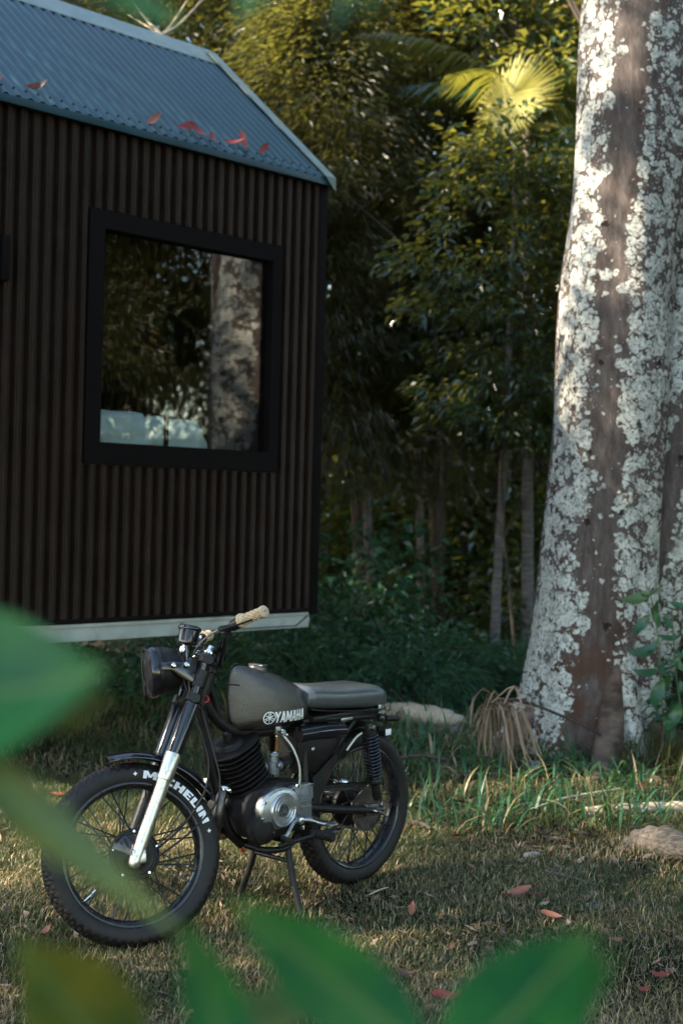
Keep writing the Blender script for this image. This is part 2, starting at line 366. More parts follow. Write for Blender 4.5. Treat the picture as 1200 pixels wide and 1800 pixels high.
# end walls with ribs, cut to the gable
def gable(y): return ZE + RH*(1-abs(y-RWD)/RWD) - .01
for ex, sgn in ((.0, 1), (-LEN, -1)):
    prof = [(y, o) for y, o in rib_profile(-LEN+.045, -LEN+D2-.05)]
    prof = [(y+LEN, o) for y, o in prof]
    # make sure the peak is a vertex
    mb = MB(); n = len(prof)
    v = [(ex+sgn*o-sgn*.004, y, ZW) for y, o in prof] + [(ex+sgn*o-sgn*.004, y, gable(y)) for y, o in prof]
    v += [(ex+sgn*o-sgn*.02, y, ZW) for y, o in prof] + [(ex+sgn*o-sgn*.02, y, gable(y)) for y, o in prof]
    f = []
    for i in range(n-1): f += [(i, i+1, n+i+1, n+i), (2*n+i+1, 2*n+i, 3*n+i, 3*n+i+1), (n+i, n+i+1, 3*n+i+1, 3*n+i), (i+1, i, 2*n+i, 2*n+i+1)]
    mb.add(v, f).build('end_sheet', MATS['cladding'], cab, smooth=False)
# window
wf = MB()
t = .105
for lo, hi in (((U0, -.045, W0), (U0+t, .06, W1)), ((U1-t*.75, -.045, W0), (U1, .06, W1)), ((U0+t, -.045, W1-t*.95), (U1-t*.75, .06, W1)), ((U0+t, -.045, W0), (U1-t*.75, .06, W0+t*1.15))):
    wf.box(lo, hi)
win = wf.build('window', MATS['trim_black'], cab, smooth=False)
gl0, gl1, gb, gt = U0+t, U1-t*.75, W0+t*1.15, W1-t*.95
MU = -1.215
MB().box((MU-.010, .03, gb), (MU+.010, .055, gt)).build('mullion', MATS['trim_black'], win, smooth=False)
gm = bpy.data.materials.new('window_glass'); nt, N, L, b = nodes_of(gm); N.remove(b)
tr = N.new('ShaderNodeBsdfTransparent'); tr.inputs[0].default_value = (.80, .84, .82, 1)
gs = N.new('ShaderNodeBsdfGlossy'); gs.inputs['Roughness'].default_value = .012; gs.inputs[0].default_value = (.95, .95, .95, 1)
lw_ = N.new('ShaderNodeLayerWeight'); lw_.inputs[0].default_value = .5
pw_ = N.new('ShaderNodeMath'); pw_.operation = 'POWER'; pw_.inputs[1].default_value = 4.0; L.new(lw_.outputs['Facing'], pw_.inputs[0])
fr_ = N.new('ShaderNodeMath'); fr_.operation = 'MULTIPLY_ADD'; fr_.inputs[1].default_value = .85; fr_.inputs[2].default_value = .075; L.new(pw_.outputs[0], fr_.inputs[0])
mx = N.new('ShaderNodeMixShader'); L.new(fr_.outputs[0], mx.inputs[0]); L.new(tr.outputs[0], mx.inputs[1]); L.new(gs.outputs[0], mx.inputs[2]); L.new(mx.outputs[0], N['Material Output'].inputs[0])
for x0, x1 in ((gl0-.004, gl1+.004),):
    MB().box((x0, .004, gb-.004), (x1, .010, gt+.004)).build('pane', gm, win, smooth=False)
part('wall_lamp', 'trim_black', (-2.44, -.085, 2.62), (-2.39, -.03, 2.86), bev=.006)
# roof
def roof_side(y_e, y_r, name):
    mb = MB(); pitch = .076; amp = .0095; nper = 6
    n = int((LEN+.02)/pitch*nper); xs = [-LEN + (LEN+.0)*i/n for i in range(n+1)]
    ny_ = 2; v = []; sl = math.hypot(RWD, RH); nyv, nzv = (-RH/sl if y_e < y_r else RH/sl), RWD/sl
    e = (y_e, ZE+.012 - .05*RH/RWD); r_ = (y_r, ZE+RH-.004)
    for off in (0, -.006):
        for (yy, zz) in (e, r_):
            v += [(x, yy+nyv*(amp*cos(2*pi*x/pitch)+off+.03), zz+nzv*(amp*cos(2*pi*x/pitch)+off+.03)) for x in xs]
    m_ = n+1; f = []
    for i in range(n):
        f += [(i, i+1, m_+i+1, m_+i), (2*m_+i+1, 2*m_+i, 3*m_+i, 3*m_+i+1), (i+1, i, 2*m_+i, 2*m_+i+1), (m_+i, m_+i+1, 3*m_+i+1, 3*m_+i)]
    return mb.add(v, f).build(name, MATS['roof_steel'], cab, smooth=True, ang=60)
roof = roof_side(-.05, RWD-.004, 'roof')
roof_b = roof_side(D2+.05, RWD+.004, 'roof')
sl = math.hypot(RWD, RH); ry, rz_ = RWD/sl, RH/sl       # up the slope
ny0, nz0 = -RH/sl, RWD/sl
def on_roof(x, s, h=0.0): return Vector((x, -.05+ry*s+ny0*(.03+h), ZE+.012-.05*RH/RWD+rz_*s+nz0*(.03+h)))
# screws near the eave and half way up
sc = MB(); pitch = .076
for s_, step in ((.07, 1),):
    k = 0
    while True:
        x = -pitch*k*step - pitch
        if x < -3.4: break
        sc.lathe([(0, .013), (.004, .013), (.005, .008), (.007, .007), (.0075, .004)], on_roof(x, s_, .002), (0, ny0, nz0), 8); k += 1
tag(sc.build('roof_screw', MATS['trim_black'], roof), kind='stuff')
# ridge cap, barge flashings, gutter edge
rc = MB(); H_ = .052
prof = [(-.16, -.16*RH/RWD), (-.02, -.012), (0, .006), (.02, -.012), (.16, -.16*RH/RWD)]
rc.v = []; v = []
for x in (-LEN-.03, .034):
    v += [(x, RWD+y, ZE+RH+H_+z) for y, z in prof] + [(x, RWD+y, ZE+RH+H_+z-.006) for y, z in prof]
f = []
for i in range(4): f += [(i, i+1, 10+i+1, 10+i), (5+i+1, 5+i, 15+i, 15+i+1), (i, 5+i, 5+i+1, i+1), (10+i+1, 15+i+1, 15+i, 10+i)]
f += [(0, 10, 15, 5), (4, 9, 19, 14)]
rc.add(v, f).build('ridge_cap', MATS['flashing'], roof, smooth=False)
for xx, ro in ((.0, 1), (-LEN, -1)):
    for side in (0, 1):
        mb = MB(); p0 = on_roof(0, -.02, .012); p1 = on_roof(0, sl+.02, .012)
        if side: p0.y = D2-p0.y; p1.y = D2-p1.y
        a0, a1 = (xx-.060, xx+.026) if ro > 0 else (xx-.026, xx+.060)
        v = []
        for p_ in (p0, p1):
            v += [(a0, p_.y, p_.z+.012), (a1, p_.y, p_.z+.012), (a1, p_.y, p_.z-.075), (a0, p_.y, p_.z+.004)]
        mb.add(v, [(0,1,2,3),(7,6,5,4),(0,4,5,1),(1,5,6,2),(2,6,7,3),(3,7,4,0)]).build('barge_flashing', MATS['flashing'], roof if not side else roof_b, smooth=False)
for yy, sg in ((-.05, -1), (D2+.05, 1)):
    mb = MB().box((-LEN-.02, yy-.028 if sg < 0 else yy-.005, ZE-.055), (.014, yy+.005 if sg < 0 else yy+.028, ZE-.012), .003)
    mb.build('eave_flashing', MATS['roof_steel'], cab)
# trailer chassis
bm_ = part('chassis_beam', 'beam_galv', (-LEN-.1, -.020, ZB), (-.045, .075, ZW-.013))
part('chassis_lip', 'beam_galv', (-LEN-.1, -.034, ZW-.034), (-.046, -.0205, ZW-.0145), bm_)
part('chassis_beam', 'beam_galv', (-LEN-.1, D2-.12, ZB), (-.045, D2-.06, ZW-.055))
for k in range(4): part("cross_member", "beam_galv", (-LEN+.4+k*.95, .077, ZB+.02), (-LEN+.46+k*.95, D2-.122, ZW-.057))
for k, x in enumerate((-1.02, -.16)):
    MB().tube([(x, -.021, ZB+.014), (x-.10*(1 if k == 0 else -1), -.021, ZW-.04)], .005, 6).build('gusset_rod', MATS['dark_steel'], bm_)
MB().tube([(-1.02, -.021, ZB+.016), (-.16, -.021, ZB+.014)], .004, 6).build('gusset_rod', MATS['dark_steel'], bm_)
for x in (-2.55,):
    for yy in (.2, D2-.2):
        w = MB().lathe([(.0, -.1), (.2, -.1), (.29, -.09), (.325, -.06), (.33, 0), (.325, .06), (.29, .09), (.2, .1), (0, .1)], (x, yy, .335), (0, 1, 0), 28).build('trailer_wheel', MATS['rubber'], cab)
        MB().lathe([(0, -.106), (.05, -.11), (.07, -.104), (.17, -.101), (.185, -.108), (.19, -.09)], (x, yy, .335), (0, 1, 0), 20).build('rim', MATS['alloy'], w)
        MB().box((x-.04, yy-.03, .33), (x+.04, yy+.03, ZB+.02)).build('axle_bracket', MATS['dark_steel'], cab)
for x in (-.8, -3.0):
    for yy in (D2-.35,):
        MB().box((x-.03, yy-.03, .02), (x+.03, yy+.03, ZB+.03)).box((x-.09, yy-.09, -.02), (x+.09, yy+.09, .025)).build('jack_stand', MATS['dark_steel'], cab)

# bedding inside
CM = Matrix.Translation((-0.188, 9.2, 0)) @ Matrix.Rotation(CY_, 4, 'Z') @ Matrix.Rotation(.0122, 4, 'Y')
bed = empty('window_bed', CM @ Vector((-1.3, .75, ZW)), CY_, 'raised timber bed base inside the cabin behind the window', 'bed')
MB().box((-.85, -.6, .72), (.75, .6, .93), .03).build('mattress', MATS['bedding'], bed)
MB().box((-.87, -.62, 0), (.77, .62, .71), .01).build('bed_base', MATS['timber'], bed)
def cushion(name, c, s, seed, label, rz=0, ry_=0):
    bm = bmesh.new(); bmesh.ops.create_icosphere(bm, subdivisions=4, radius=1.0); r_ = random.Random(seed)
    ph = [r_.uniform(0, 6.28) for _ in range(9)]
    for v in bm.verts:
        p_ = v.co.copy()
        q = Vector([math.copysign(abs(k)**.62, k) for k in p_])
        q.z *= .75+.25*(1-abs(p_.x)**3)*(1-abs(p_.y)**3)
        w = .07*sin(5*p_.x+ph[0])*sin(4*p_.z+ph[1]) + .05*sin(9*p_.x+4*p_.y+ph[2]) + .04*sin(11*p_.z-5*p_.x+ph[3])
        q += p_*w
        v.co = Vector((q.x*s[0], q.y*s[1], q.z*s[2]))
    me = bpy.data.meshes.new(name); bm.to_mesh(me); bm.free()
    for p_ in me.polygons: p_.use_smooth = True
    me.materials.append(MATS['bedding']); o = link(bpy.data.objects.new(name, me)); o.location = CM @ Vector(c); o.rotation_euler = (0, ry_, CY_+rz)
    return tag(o, label, 'pillow', 'pillows behind the cabin window')
cushion('pillow', (-1.50, .26, 1.885), (.34, .12, .135), 1, 'plump pale blue pillow against the window pane, the longer of two', rz=.03)
cushion('pillow', (-1.02, .25, 1.875), (.22, .13, .125), 2, 'smaller crumpled pale blue pillow behind the wider window pane', rz=-.12, ry_=.10)

# ================================================================ LEAVES AND TREES
def unit(a): return a/np.maximum(np.linalg.norm(a, axis=-1, keepdims=True), 1e-9)
def leaf_cloud(C, Rr, nL, ll, lw, rg, droop=.3, axis=None, upb=1.0, fold=.25):
    """leaves round clump centres; every leaf a folded, tapered face pair"""
    n = len(C)*nL
    c = np.repeat(C, nL, 0); r_ = np.repeat(Rr, nL, 0)
    d = unit(rg.normal(size=(n, 3))); d *= (rg.random((n, 1))**.45)
    pos = c + d*r_
    out = unit(d*np.array([1, 1, .5]) + (unit((c-axis)*np.array([1, 1, .2])) if axis is not None else 0) + rg.normal(size=(n, 3))*.5)
    out[:, 2] -= droop; out = unit(out)
    nn = unit(np.array([0, 0, upb]) + rg.normal(size=(n, 3))*.55)
    sd = unit(np.cross(out, nn)); nn = np.cross(sd, out)
    L_ = ll*(.6+.8*rg.random((n, 1))); W_ = lw*(.6+.8*rg.random((n, 1)))
    mid = pos + out*L_*.45
    b_, t_ = pos, pos+out*L_ - nn*L_*.12
    l_, r2 = mid+sd*W_*.5+nn*W_*fold, mid-sd*W_*.5+nn*W_*fold
    V = np.stack([b_, l_, t_, r2], 1).reshape(-1, 3)
    k = np.arange(n)*4
    Fq = np.stack([k, k+1, k+2, k, k+2, k+3], 1).reshape(-1, 3)
    rn = np.repeat(np.clip(rg.random(n)*.8+np.repeat(rg.random(len(C)), nL)*.25, 0, 1), 2)
    return V, Fq, rn

def make_tree_kind(seed, H=8.0, zlo=2.0, rad=2.0, nC=110, nL=120, ll=.10, lw=.045, cr=.55, mat='leaf_broad', trunk_r=.10, droop=.3, shape='oval', lean=.3):
    rg = np.random.default_rng(seed)
    C = []
    while len(C) < nC:
        z = rg.uniform(0, 1); a = rg.uniform(0, 2*pi)
        if shape == 'oval': pr = math.sqrt(max(0, 1-(2*z-1)**2))*.9+.1
        elif shape == 'column': pr = (1-.55*z)*(.75+.25*math.sin(z*14))
        else: pr = (1-(1-z)**3)*(.55+.45*math.sqrt(max(0, 1-z**3)))
        rr = rad*pr*math.sqrt(rg.uniform(.08, 1))
        C.append((rr*cos(a), rr*sin(a), zlo+(H-zlo)*z + rg.normal()*.15))
    C = np.array(C); C[:, 0] += lean*(C[:, 2]/H)**2
    Rr = np.stack([cr*(.6+.8*rg.random(nC)), cr*(.6+.8*rg.random(nC)), cr*(.35+.4*rg.random(nC))], 1)
    V, Fq, rn = leaf_cloud(C, Rr, nL, ll, lw, rg, droop, np.array([0, 0, zlo+(H-zlo)*.4]))
    crown = np_mesh('crown', V, Fq, MATS[mat], rn)
    mb = MB(); n = 9
    tp = [Vector((lean*(z/H)**2 + .06*sin(z*1.3+seed), .06*sin(z*1.7+seed*2), z)) for z in np.linspace(-.35, H*.88, n)]
    mb.tube(tp, [trunk_r*(1.25 if i == 0 else 1)*(1-.85*i/(n-1)) for i in range(n)], 9)
    idx = rg.permutation(nC)[:26]
    for i in idx:
        c = Vector(C[i]); zb = max(zlo*.6, c.z - .5*math.hypot(c.x, c.y) - .3); k = min(n-2, max(1, int((zb+.35)/(H*.88+.35)*(n-1))))
        b_ = tp[k]; m_ = b_.lerp(c, .5) + Vector((0, 0, -.06*(c-b_).length))
        mb.tube(catmull([b_, m_, c], 3), [trunk_r*.30, trunk_r*.25, trunk_r*.2, trunk_r*.16, trunk_r*.12, trunk_r*.09, trunk_r*.05], 5, caps=False)
    return crown, mb.mesh('trunk', MATS['twig_bark'])
KIND = {
 'broad_h': make_tree_kind(16, 12.5, 7.0, 2.3, 100, 130, .13, .06, .60, 'leaf_broad', .16),  # unseen tree, high crown shaped to thin the sun on the big trunk
 'broad_c': make_tree_kind(15, 4.40, 2.05, .95, 125, 62, .085, .040, .22, 'leaf_broad', .018, droop=.45, lean=-.1),
 'broad_a': make_tree_kind(11, 7.5, 2.2, 1.9, 120, 150, .115, .052, .50, 'leaf_broad', .10),
 'broad_b': make_tree_kind(12, 9.5, 2.8, 2.6, 150, 150, .125, .055, .62, 'leaf_broad', .14, shape='umb'),
 'fine_a': make_tree_kind(13, 7.0, 1.6, 1.6, 120, 260, .12, .017, .48, 'leaf_fine', .07, droop=.8, shape='column'),
 'fine_b': make_tree_kind(14, 9.0, 2.2, 2.3, 150, 240, .13, .019, .60, 'leaf_fine', .11, droop=.7),
}
def tree(kind, x, y, s, rz, label, sz=None, group='trees of the wood', name=None):
    cm, tm = KIND[kind]
    o = empty(name or ('broadleaf_tree' if kind[0] == 'b' else 'feathery_tree'), (x, y, gzf(x, y)), rz, label, 'tree', group)
    o.scale = (s, s, sz or s)
    link(bpy.data.objects.new('crown', cm), o); link(bpy.data.objects.new('trunk', tm), o)
    return o
# wood behind the cabin and the lawn
tree('broad_a', 2.3, 13.6, 1.0, .4, 'glossy dark broadleaf tree right behind the slender palm trunks')
tree('broad_c', 1.40, 11.7, 1.0, .9, 'compact glossy broadleaf tree in front of the slender palm trunks')
tree('fine_a', -.2, 13.3, 1.0, 2.2, 'feathery olive tree standing just past the cabin corner')
tree('fine_a', 1.0, 15.0, 1.12, 4.2, 'taller feathery tree between the cabin corner and the fan palm')
tree('fine_b', -2.2, 15.5, .95, 1.0, 'feathery olive tree showing above the cabin ridge')
tree('fine_b', -3.7, 12.4, .74, 5.2, 'feathery tree close behind the cabin, mostly hidden by its roof')
tree('broad_a', .2, 16.8, 1.2, 3.0, 'broadleaf tree deep in the wood behind the feathery trees')
tree('broad_b', 3.2, 16.6, .95, 5.1, 'spreading broadleaf tree behind the lichen covered trunk')
tree('fine_b', 2.0, 18.2, 1.05, 2.6, 'feathery tree deep in the wood behind the fan palm')
tree('broad_b', -1.4, 19.5, 1.05, .7, 'wide broadleaf tree deep in the wood past the cabin roof')
tree('broad_b', -4.6, 18.2, 1.0, 2.1, 'wide broadleaf tree behind the far slope of the cabin roof')
tree('fine_b', -5.0, 14.6, 1.0, 3.9, 'feathery tree hidden low behind the cabin roof')
tree('broad_b', 5.6, 18.6, 1.1, 1.7, 'broadleaf tree deep in the wood beyond the second stem of the big trunk')
tree('broad_a', 4.3, 13.2, 1.05, 2.5, 'dark broadleaf tree beside the second stem of the big trunk')
tree('broad_b', .6, 22.0, 1.25, 4.4, 'tall broadleaf tree on the wooded bank behind all the others')
tree('broad_b', 4.0, 22.5, 1.25, .2, 'tall broadleaf tree on the wooded bank behind the big trunk')
tree('broad_b', -4.5, 23.0, 1.3, 3.3, 'tall broadleaf tree on the wooded bank behind the cabin ridge')
tree('broad_b', 8.0, 22.0, 1.25, 5.5, 'tall broadleaf tree at the end of the wooded bank past the big trunk')
tree('broad_b', -8.5, 20.0, 1.25, 5.9, 'tall broadleaf tree at the end of the wooded bank past the cabin')
# wood to the right, seen in the window, and unseen trees added for shade and reflected light
G2 = 'trees mirrored in the window'
for k, (kd, x, y, s, rz) in enumerate((('fine_b', 6.6, 8.6, .9, .3), ('broad_a', 7.6, 6.2, 1.1, 1.9), ('fine_a', 6.4, 7.0, 1.0, 4.0), ('fine_b', 9.0, 9.6, 1.1, 2.4), ('broad_b', 10.5, 7.2, 1.1, 5.0), ('broad_b', 12.0, 11.0, 1.2, 1.2), ('broad_b', 12.5, 3.5, 1.2, 3.1), ('fine_b', 9.0, 3.6, 1.1, .9))):
    tree(kd, x, y, s, rz, 'tree in the wood mirrored in the cabin window', group=G2)
for k, (kd, x, y, s, rz, sz) in enumerate((('broad_b', -7.6, 0.6, 1.05, .4, 1.05), ('broad_a', -7.4, -2.1, 1.2, 2.4, 1.25), ('broad_b', -10.8, 8.5, 1.2, 2.0, 1.2), ('broad_b', -10.5, -.5, 1.35, 3.4, 1.35), ('fine_b', -8.2, 3.0, .95, 1.1, 1.0), ('broad_b', -3.5, -17, 1.1, 2.2, 1.1), ('broad_b', 2.5, -18, 1.2, .2, 1.2), ('broad_b', 10.5, -3.5, 1.1, 1.0, 1.1), ('fine_b', 12.5, -.2, 1.15, 4.0, 1.15), ('broad_b', 6.0, -9, 1.1, 1.0, 1.1)  , ('broad_b', -8.4, 10.4, 1.0, 2.9, 1.03), ('broad_h', -8.6, 6.5, 1.0, .6, 1.0), ('broad_b', -7.6, 14.6, .95, 1.3, .95), ('broad_b', -6.4, 17.4, .95, 3.3, .95))):
    tree(kd, x, y, s, rz, 'unseen tree added at the edge of the clearing for shade and reflected light', group='unseen trees added round the clearing', sz=sz)

# far wood: one mass nobody could count
rg = np.random.default_rng(99); nC = 900
C = np.stack([rg.uniform(-24, 24, nC), rg.uniform(26, 34, nC), np.zeros(nC)], 1); C[:, 2] = gz(C[:, 0], C[:, 1]) + rg.random(nC)*11
Vv, Ff, rn = leaf_cloud(C, np.full((nC, 3), 1.2)*np.array([1, 1, .7]), 70, .30, .15, rg, .3)
tag(link(bpy.data.objects.new('far_woodland', np_mesh('far_woodland', Vv, Ff, MATS['leaf_broad'], rn))), 'dense dark far woodland closing the view behind the trees', 'woodland', kind='stuff')

# ================================================================ THE BIG LICHEN TREE
def bark_mat(brown=False):
    m = bpy.data.materials.new('lichen_bark'); nt, N, L, b = nodes_of(m)
    tc = N.new('ShaderNodeTexCoord'); at = N.new('ShaderNodeAttribute'); at.attribute_name = 'tu'
    def noise(sc_, det=5, stretch=None, rough=.6):
        n_ = N.new('ShaderNodeTexNoise'); n_.inputs['Scale'].default_value = sc_; n_.inputs['Detail'].default_value = det; n_.inputs['Roughness'].default_value = rough
        if stretch:
            mp = N.new('ShaderNodeMapping'); mp.inputs['Scale'].default_value = stretch; L.new(tc.outputs['Object'], mp.inputs[0]); L.new(mp.outputs[0], n_.inputs[0])
        else: L.new(tc.outputs['Object'], n_.inputs[0])
        return n_.outputs['Fac']
    def mth(op, a, b_=None, c_=None):
        n_ = N.new('ShaderNodeMath'); n_.operation = op
        for i, q in enumerate((a, b_, c_)):
            if q is None: continue
            if isinstance(q, (int, float)): n_.inputs[i].default_value = q
            else: L.new(q, n_.inputs[i])
        return n_.outputs[0]
    def rng_(x, a, b_, c_=0., d_=1.):
        n_ = N.new('ShaderNodeMapRange'); n_.inputs[1].default_value = a; n_.inputs[2].default_value = b_; n_.inputs[3].default_value = c_; n_.inputs[4].default_value = d_; n_.interpolation_type = 'SMOOTHSTEP'
        L.new(x, n_.inputs[0]); return n_.outputs[0]
    def ramp(x, els):
        n_ = N.new('ShaderNodeValToRGB'); e = n_.color_ramp.elements
        while len(e) < len(els): e.new(.5)
        for q, (p_, c_) in zip(e, els): q.position = p_; q.color = (*c_, 1)
        L.new(x, n_.inputs[0]); return n_.outputs[0]
    def mix(f, a, b_, mode='MIX'):
        n_ = N.new('ShaderNodeMixRGB'); n_.blend_type = mode
        if isinstance(f, (int, float)): n_.inputs[0].default_value = f
        else: L.new(f, n_.inputs[0])
        for i, q in ((1, a), (2, b_)):
            if isinstance(q, tuple): n_.inputs[i].default_value = (*q, 1)
            else: L.new(q, n_.inputs[i])
        return n_.outputs[0]
    fine = noise(26, 10, (1, 1, .26), .78); big = noise(2.2, 4); med = noise(7, 6)
    base = ramp(fine, [(.28, (.030,.020,.017)), (.5, (.098,.076,.066)), (.75, (.19,.16,.14))])
    sep = N.new('ShaderNodeSeparateXYZ'); L.new(tc.outputs['Object'], sep.inputs[0])
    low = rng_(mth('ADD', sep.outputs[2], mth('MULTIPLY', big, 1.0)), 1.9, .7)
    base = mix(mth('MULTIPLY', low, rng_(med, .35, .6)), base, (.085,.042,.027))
    stain = rng_(noise(4.5, 5, (1, 1, .45)), .58, .66)
    base = mix(mth('MULTIPLY', stain, .75), base, (.055,.030,.022))
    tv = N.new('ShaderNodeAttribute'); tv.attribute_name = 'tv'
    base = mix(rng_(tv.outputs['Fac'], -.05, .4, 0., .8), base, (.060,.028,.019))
    # where lichen grows: all over but for a bare strip up the trunk
    strip = rng_(mth('ABSOLUTE', mth('ADD', mth('ADD', at.outputs['Fac'], .24), mth('MULTIPLY_ADD', noise(1.6, 3), .9, -.45))), .10, .34, -.42, .0)
    dens = mth('ADD', strip, mth('MULTIPLY_ADD', big, .95, -.46))
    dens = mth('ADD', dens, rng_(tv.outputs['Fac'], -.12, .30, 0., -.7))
    lic = None; hgt = None
    warp = N.new('ShaderNodeMixRGB'); warp.blend_type = 'ADD'; warp.inputs[0].default_value = .045
    wnz = N.new('ShaderNodeTexNoise'); wnz.inputs['Scale'].default_value = 30; L.new(tc.outputs['Object'], wnz.inputs[0])
    L.new(tc.outputs['Object'], warp.inputs[1]); L.new(wnz.outputs['Color'], warp.inputs[2])
    for sc_, th, soft in ((11, .50, .035), (23, .46, .05), (55, .31, .09)):
        vo = N.new('ShaderNodeTexVoronoi'); vo.inputs['Scale'].default_value = sc_; L.new(warp.outputs[0], vo.inputs['Vector'])
        cs = N.new('ShaderNodeSeparateColor'); L.new(vo.outputs['Color'], cs.inputs[0])
        x = mth('SUBTRACT', mth('ADD', mth('MULTIPLY', cs.outputs[0], .42), mth('ADD', dens, th - .22)), vo.outputs['Distance'])
        k = rng_(x, 0, soft)
        lic = k if lic is None else mth('MAXIMUM', lic, k)
    speck = rng_(noise(55, 7, None, .8), .38, .50)
    lic = mth('MULTIPLY', lic, speck)
    lc = ramp(noise(16, 5), [(.3, (.36,.36,.32)), (.5, (.58,.57,.50)), (.72, (.72,.70,.61))])
    col = mix(lic, base, lc)
    vo = N.new('ShaderNodeTexVoronoi'); vo.inputs['Scale'].default_value = 5.5; L.new(warp.outputs[0], vo.inputs['Vector'])
    hole = rng_(mth('ADD', vo.outputs['Distance'], mth('MULTIPLY', med, .12)), .19, .14)
    col = mix(mth('MULTIPLY', hole, .9), col, (.022,.012,.010))
    crack = rng_(noise(60, 8, (1, 1, .12), .75), .33, .25)
    col = mix(mth('MULTIPLY', crack, .7), col, (.03,.02,.016))
    L.new(col, b.inputs['Base Color']); b.inputs['Roughness'].default_value = .9; b.inputs['Specular IOR Level'].default_value = .2
    h = mth('ADD', mth('MULTIPLY', fine, .8), mth('MULTIPLY', lic, .35)); h = mth('SUBTRACT', h, mth('MULTIPLY', hole, .9))
    bp = N.new('ShaderNodeBump'); bp.inputs['Strength'].default_value = .85; bp.inputs['Distance'].default_value = .018; L.new(h, bp.inputs['Height']); L.new(bp.outputs[0], b.inputs['Normal'])
    return m
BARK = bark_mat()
pmat('root_bark', (.050,.028,.019), (.150,.098,.068), 9, .9, .05, bump=.8, bscale=30, stretch=(1,1,2.2), detail=7, dust=((.06,.045,.03), 20, .6))
bt = empty('lichen_tree', (1.58, 8.8, 0), 0, 'massive old tree trunk blotched with white lichen beside the lawn', 'tree')
def trunk_mesh(cx, cy_, r0, ztop, flutes, seed, nz=150, nt_=84):
    z = np.concatenate([np.linspace(-.3, 1.2, 60), np.linspace(1.24, ztop, nz-60)])
    th = np.linspace(0, 2*pi, nt_, endpoint=False); Z, T = np.meshgrid(z, th, indexing='ij')
    rg_ = np.random.default_rng(seed)
    rr = r0(Z)
    for amp, ang, wd, zh in flutes:
        d = np.angle(np.exp(1j*(T-ang))); rr = rr + amp*np.exp(-(d/wd)**2)*np.exp(-np.maximum(Z, -.1)/zh)
    for k in range(10):
        a = rg_.integers(1, 6); f_ = rg_.uniform(.6, 5); rr = rr + rg_.uniform(.002, .008)*np.sin(a*T+f_*Z+rg_.uniform(0, 6))
    for k in range(26):
        a = rg_.uniform(0, 2*pi); zz = rg_.uniform(.2, ztop); d = np.angle(np.exp(1j*(T-a)))
        rr = rr + rg_.uniform(-.014, .018)*np.exp(-(d/.16)**2-((Z-zz)/rg_.uniform(.06, .25))**2)
    X = cx(Z)+rr*np.cos(T); Y = cy_(Z)+rr*np.sin(T)
    V = np.stack([X.ravel(), Y.ravel(), Z.ravel()], 1); n_z = len(z)
    i, j = np.meshgrid(np.arange(n_z-1), np.arange(nt_), indexing='ij'); j2 = (j+1) % nt_
    Fq = np.stack([i*nt_+j, i*nt_+j2, (i+1)*nt_+j2, (i+1)*nt_+j], -1).reshape(-1, 4)
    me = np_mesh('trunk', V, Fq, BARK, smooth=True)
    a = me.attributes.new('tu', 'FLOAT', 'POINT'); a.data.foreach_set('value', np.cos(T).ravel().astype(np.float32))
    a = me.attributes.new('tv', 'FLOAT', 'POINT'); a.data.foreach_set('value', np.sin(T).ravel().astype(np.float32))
    return me
# angles: -pi/2 faces the lens
m1 = trunk_mesh(lambda z: -.02+.047*z, lambda z: 0*z+.02*np.sin(z), lambda z: .335+.045*np.exp(-z/3)+.11*np.exp(-np.maximum(z, -.2)/.5), 9.0,
    [(.22, -2.9, .35, .22), (.10, -2.1, .3, .25), (.30, -1.25, .16, .30), (.10, -.5, .4, .3), (.25, 1.0, .5, .3), (.2, 2.3, .5, .3), (-.05, -1.02, .12, 1.2), (-.045, -.35, .14, 6.0), (-.03, -1.9, .10, 3.0), (.02, -2.3, .2, 5.0)], 3)
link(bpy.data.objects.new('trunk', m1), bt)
m2 = trunk_mesh(lambda z: .22+.42*sstep(-.2, 2.6, z)+.11*np.maximum(z-2.2, 0), lambda z: .20+0*z, lambda z: .24+.10*sstep(.1, 1.6, z)-.012*z, 8.0, [(.1, -.6, .4, .3), (-.03, -1.6, .15, 5)], 5)
tag(link(bpy.data.objects.new('trunk', m2), bt), 'second brown stem fused to the main trunk')
def root(pts, rad, mat='root_bark', sq=1.0):
    P = catmull(pts, 7); k = len(P); rr = np.interp(np.linspace(0, 1, k), np.linspace(0, 1, len(rad)), rad)
    rr = [r_*(1+.025*sin(i*.9)+.015*sin(i*2.1)) for i, r_ in enumerate(rr)]
    return MB().tube(P, rr, 18, squash=sq).build('root', MATS[mat], bt)
root([(.085, -.325, .74), (.065, -.375, .56), (.03, -.45, .34), (-.02, -.62, .14), (-.10, -.86, .045), (-.22, -1.15, -.005), (-.34, -1.40, -.05)], [.004, .036, .068, .088, .075, .055, .03])
root([(.02, -.56, .12), (.10, -.80, .04), (.20, -1.05, -.01), (.28, -1.2, -.05)], [.05, .055, .045, .02])
root([(-.42, -.20, .26), (-.55, -.38, .10), (-.75, -.55, .01), (-.9, -.62, -.06)], [.05, .075, .06, .03])
root([(.30, -.32, .22), (.42, -.5, .10), (.60, -.75, .01), (.75, -.95, -.06)], [.05, .08, .06, .03])
lim = MB()
for (dx, dy, dz) in ((-1.6, -.6, 2.6), (1.8, .5, 2.4), (.4, 1.9, 2.2), (-.4, -1.6, 3.2), (.9, -.9, 3.8)):
    lim.tube(catmull([(.38, 0, 7.6), (.38+dx*.5, dy*.5, 8.2+dz*.4), (.38+dx, dy, 8.2+dz)], 4), [.24, .2, .17, .14, .12, .10, .08, .06, .04], 9)
lim.build('limb', MATS['twig_bark'], bt)
rg = np.random.default_rng(5); nC = 120
C = rg.normal(size=(nC, 3))*np.array([1.6, 1.6, .9]) + np.array([.5, .2, 10.6])
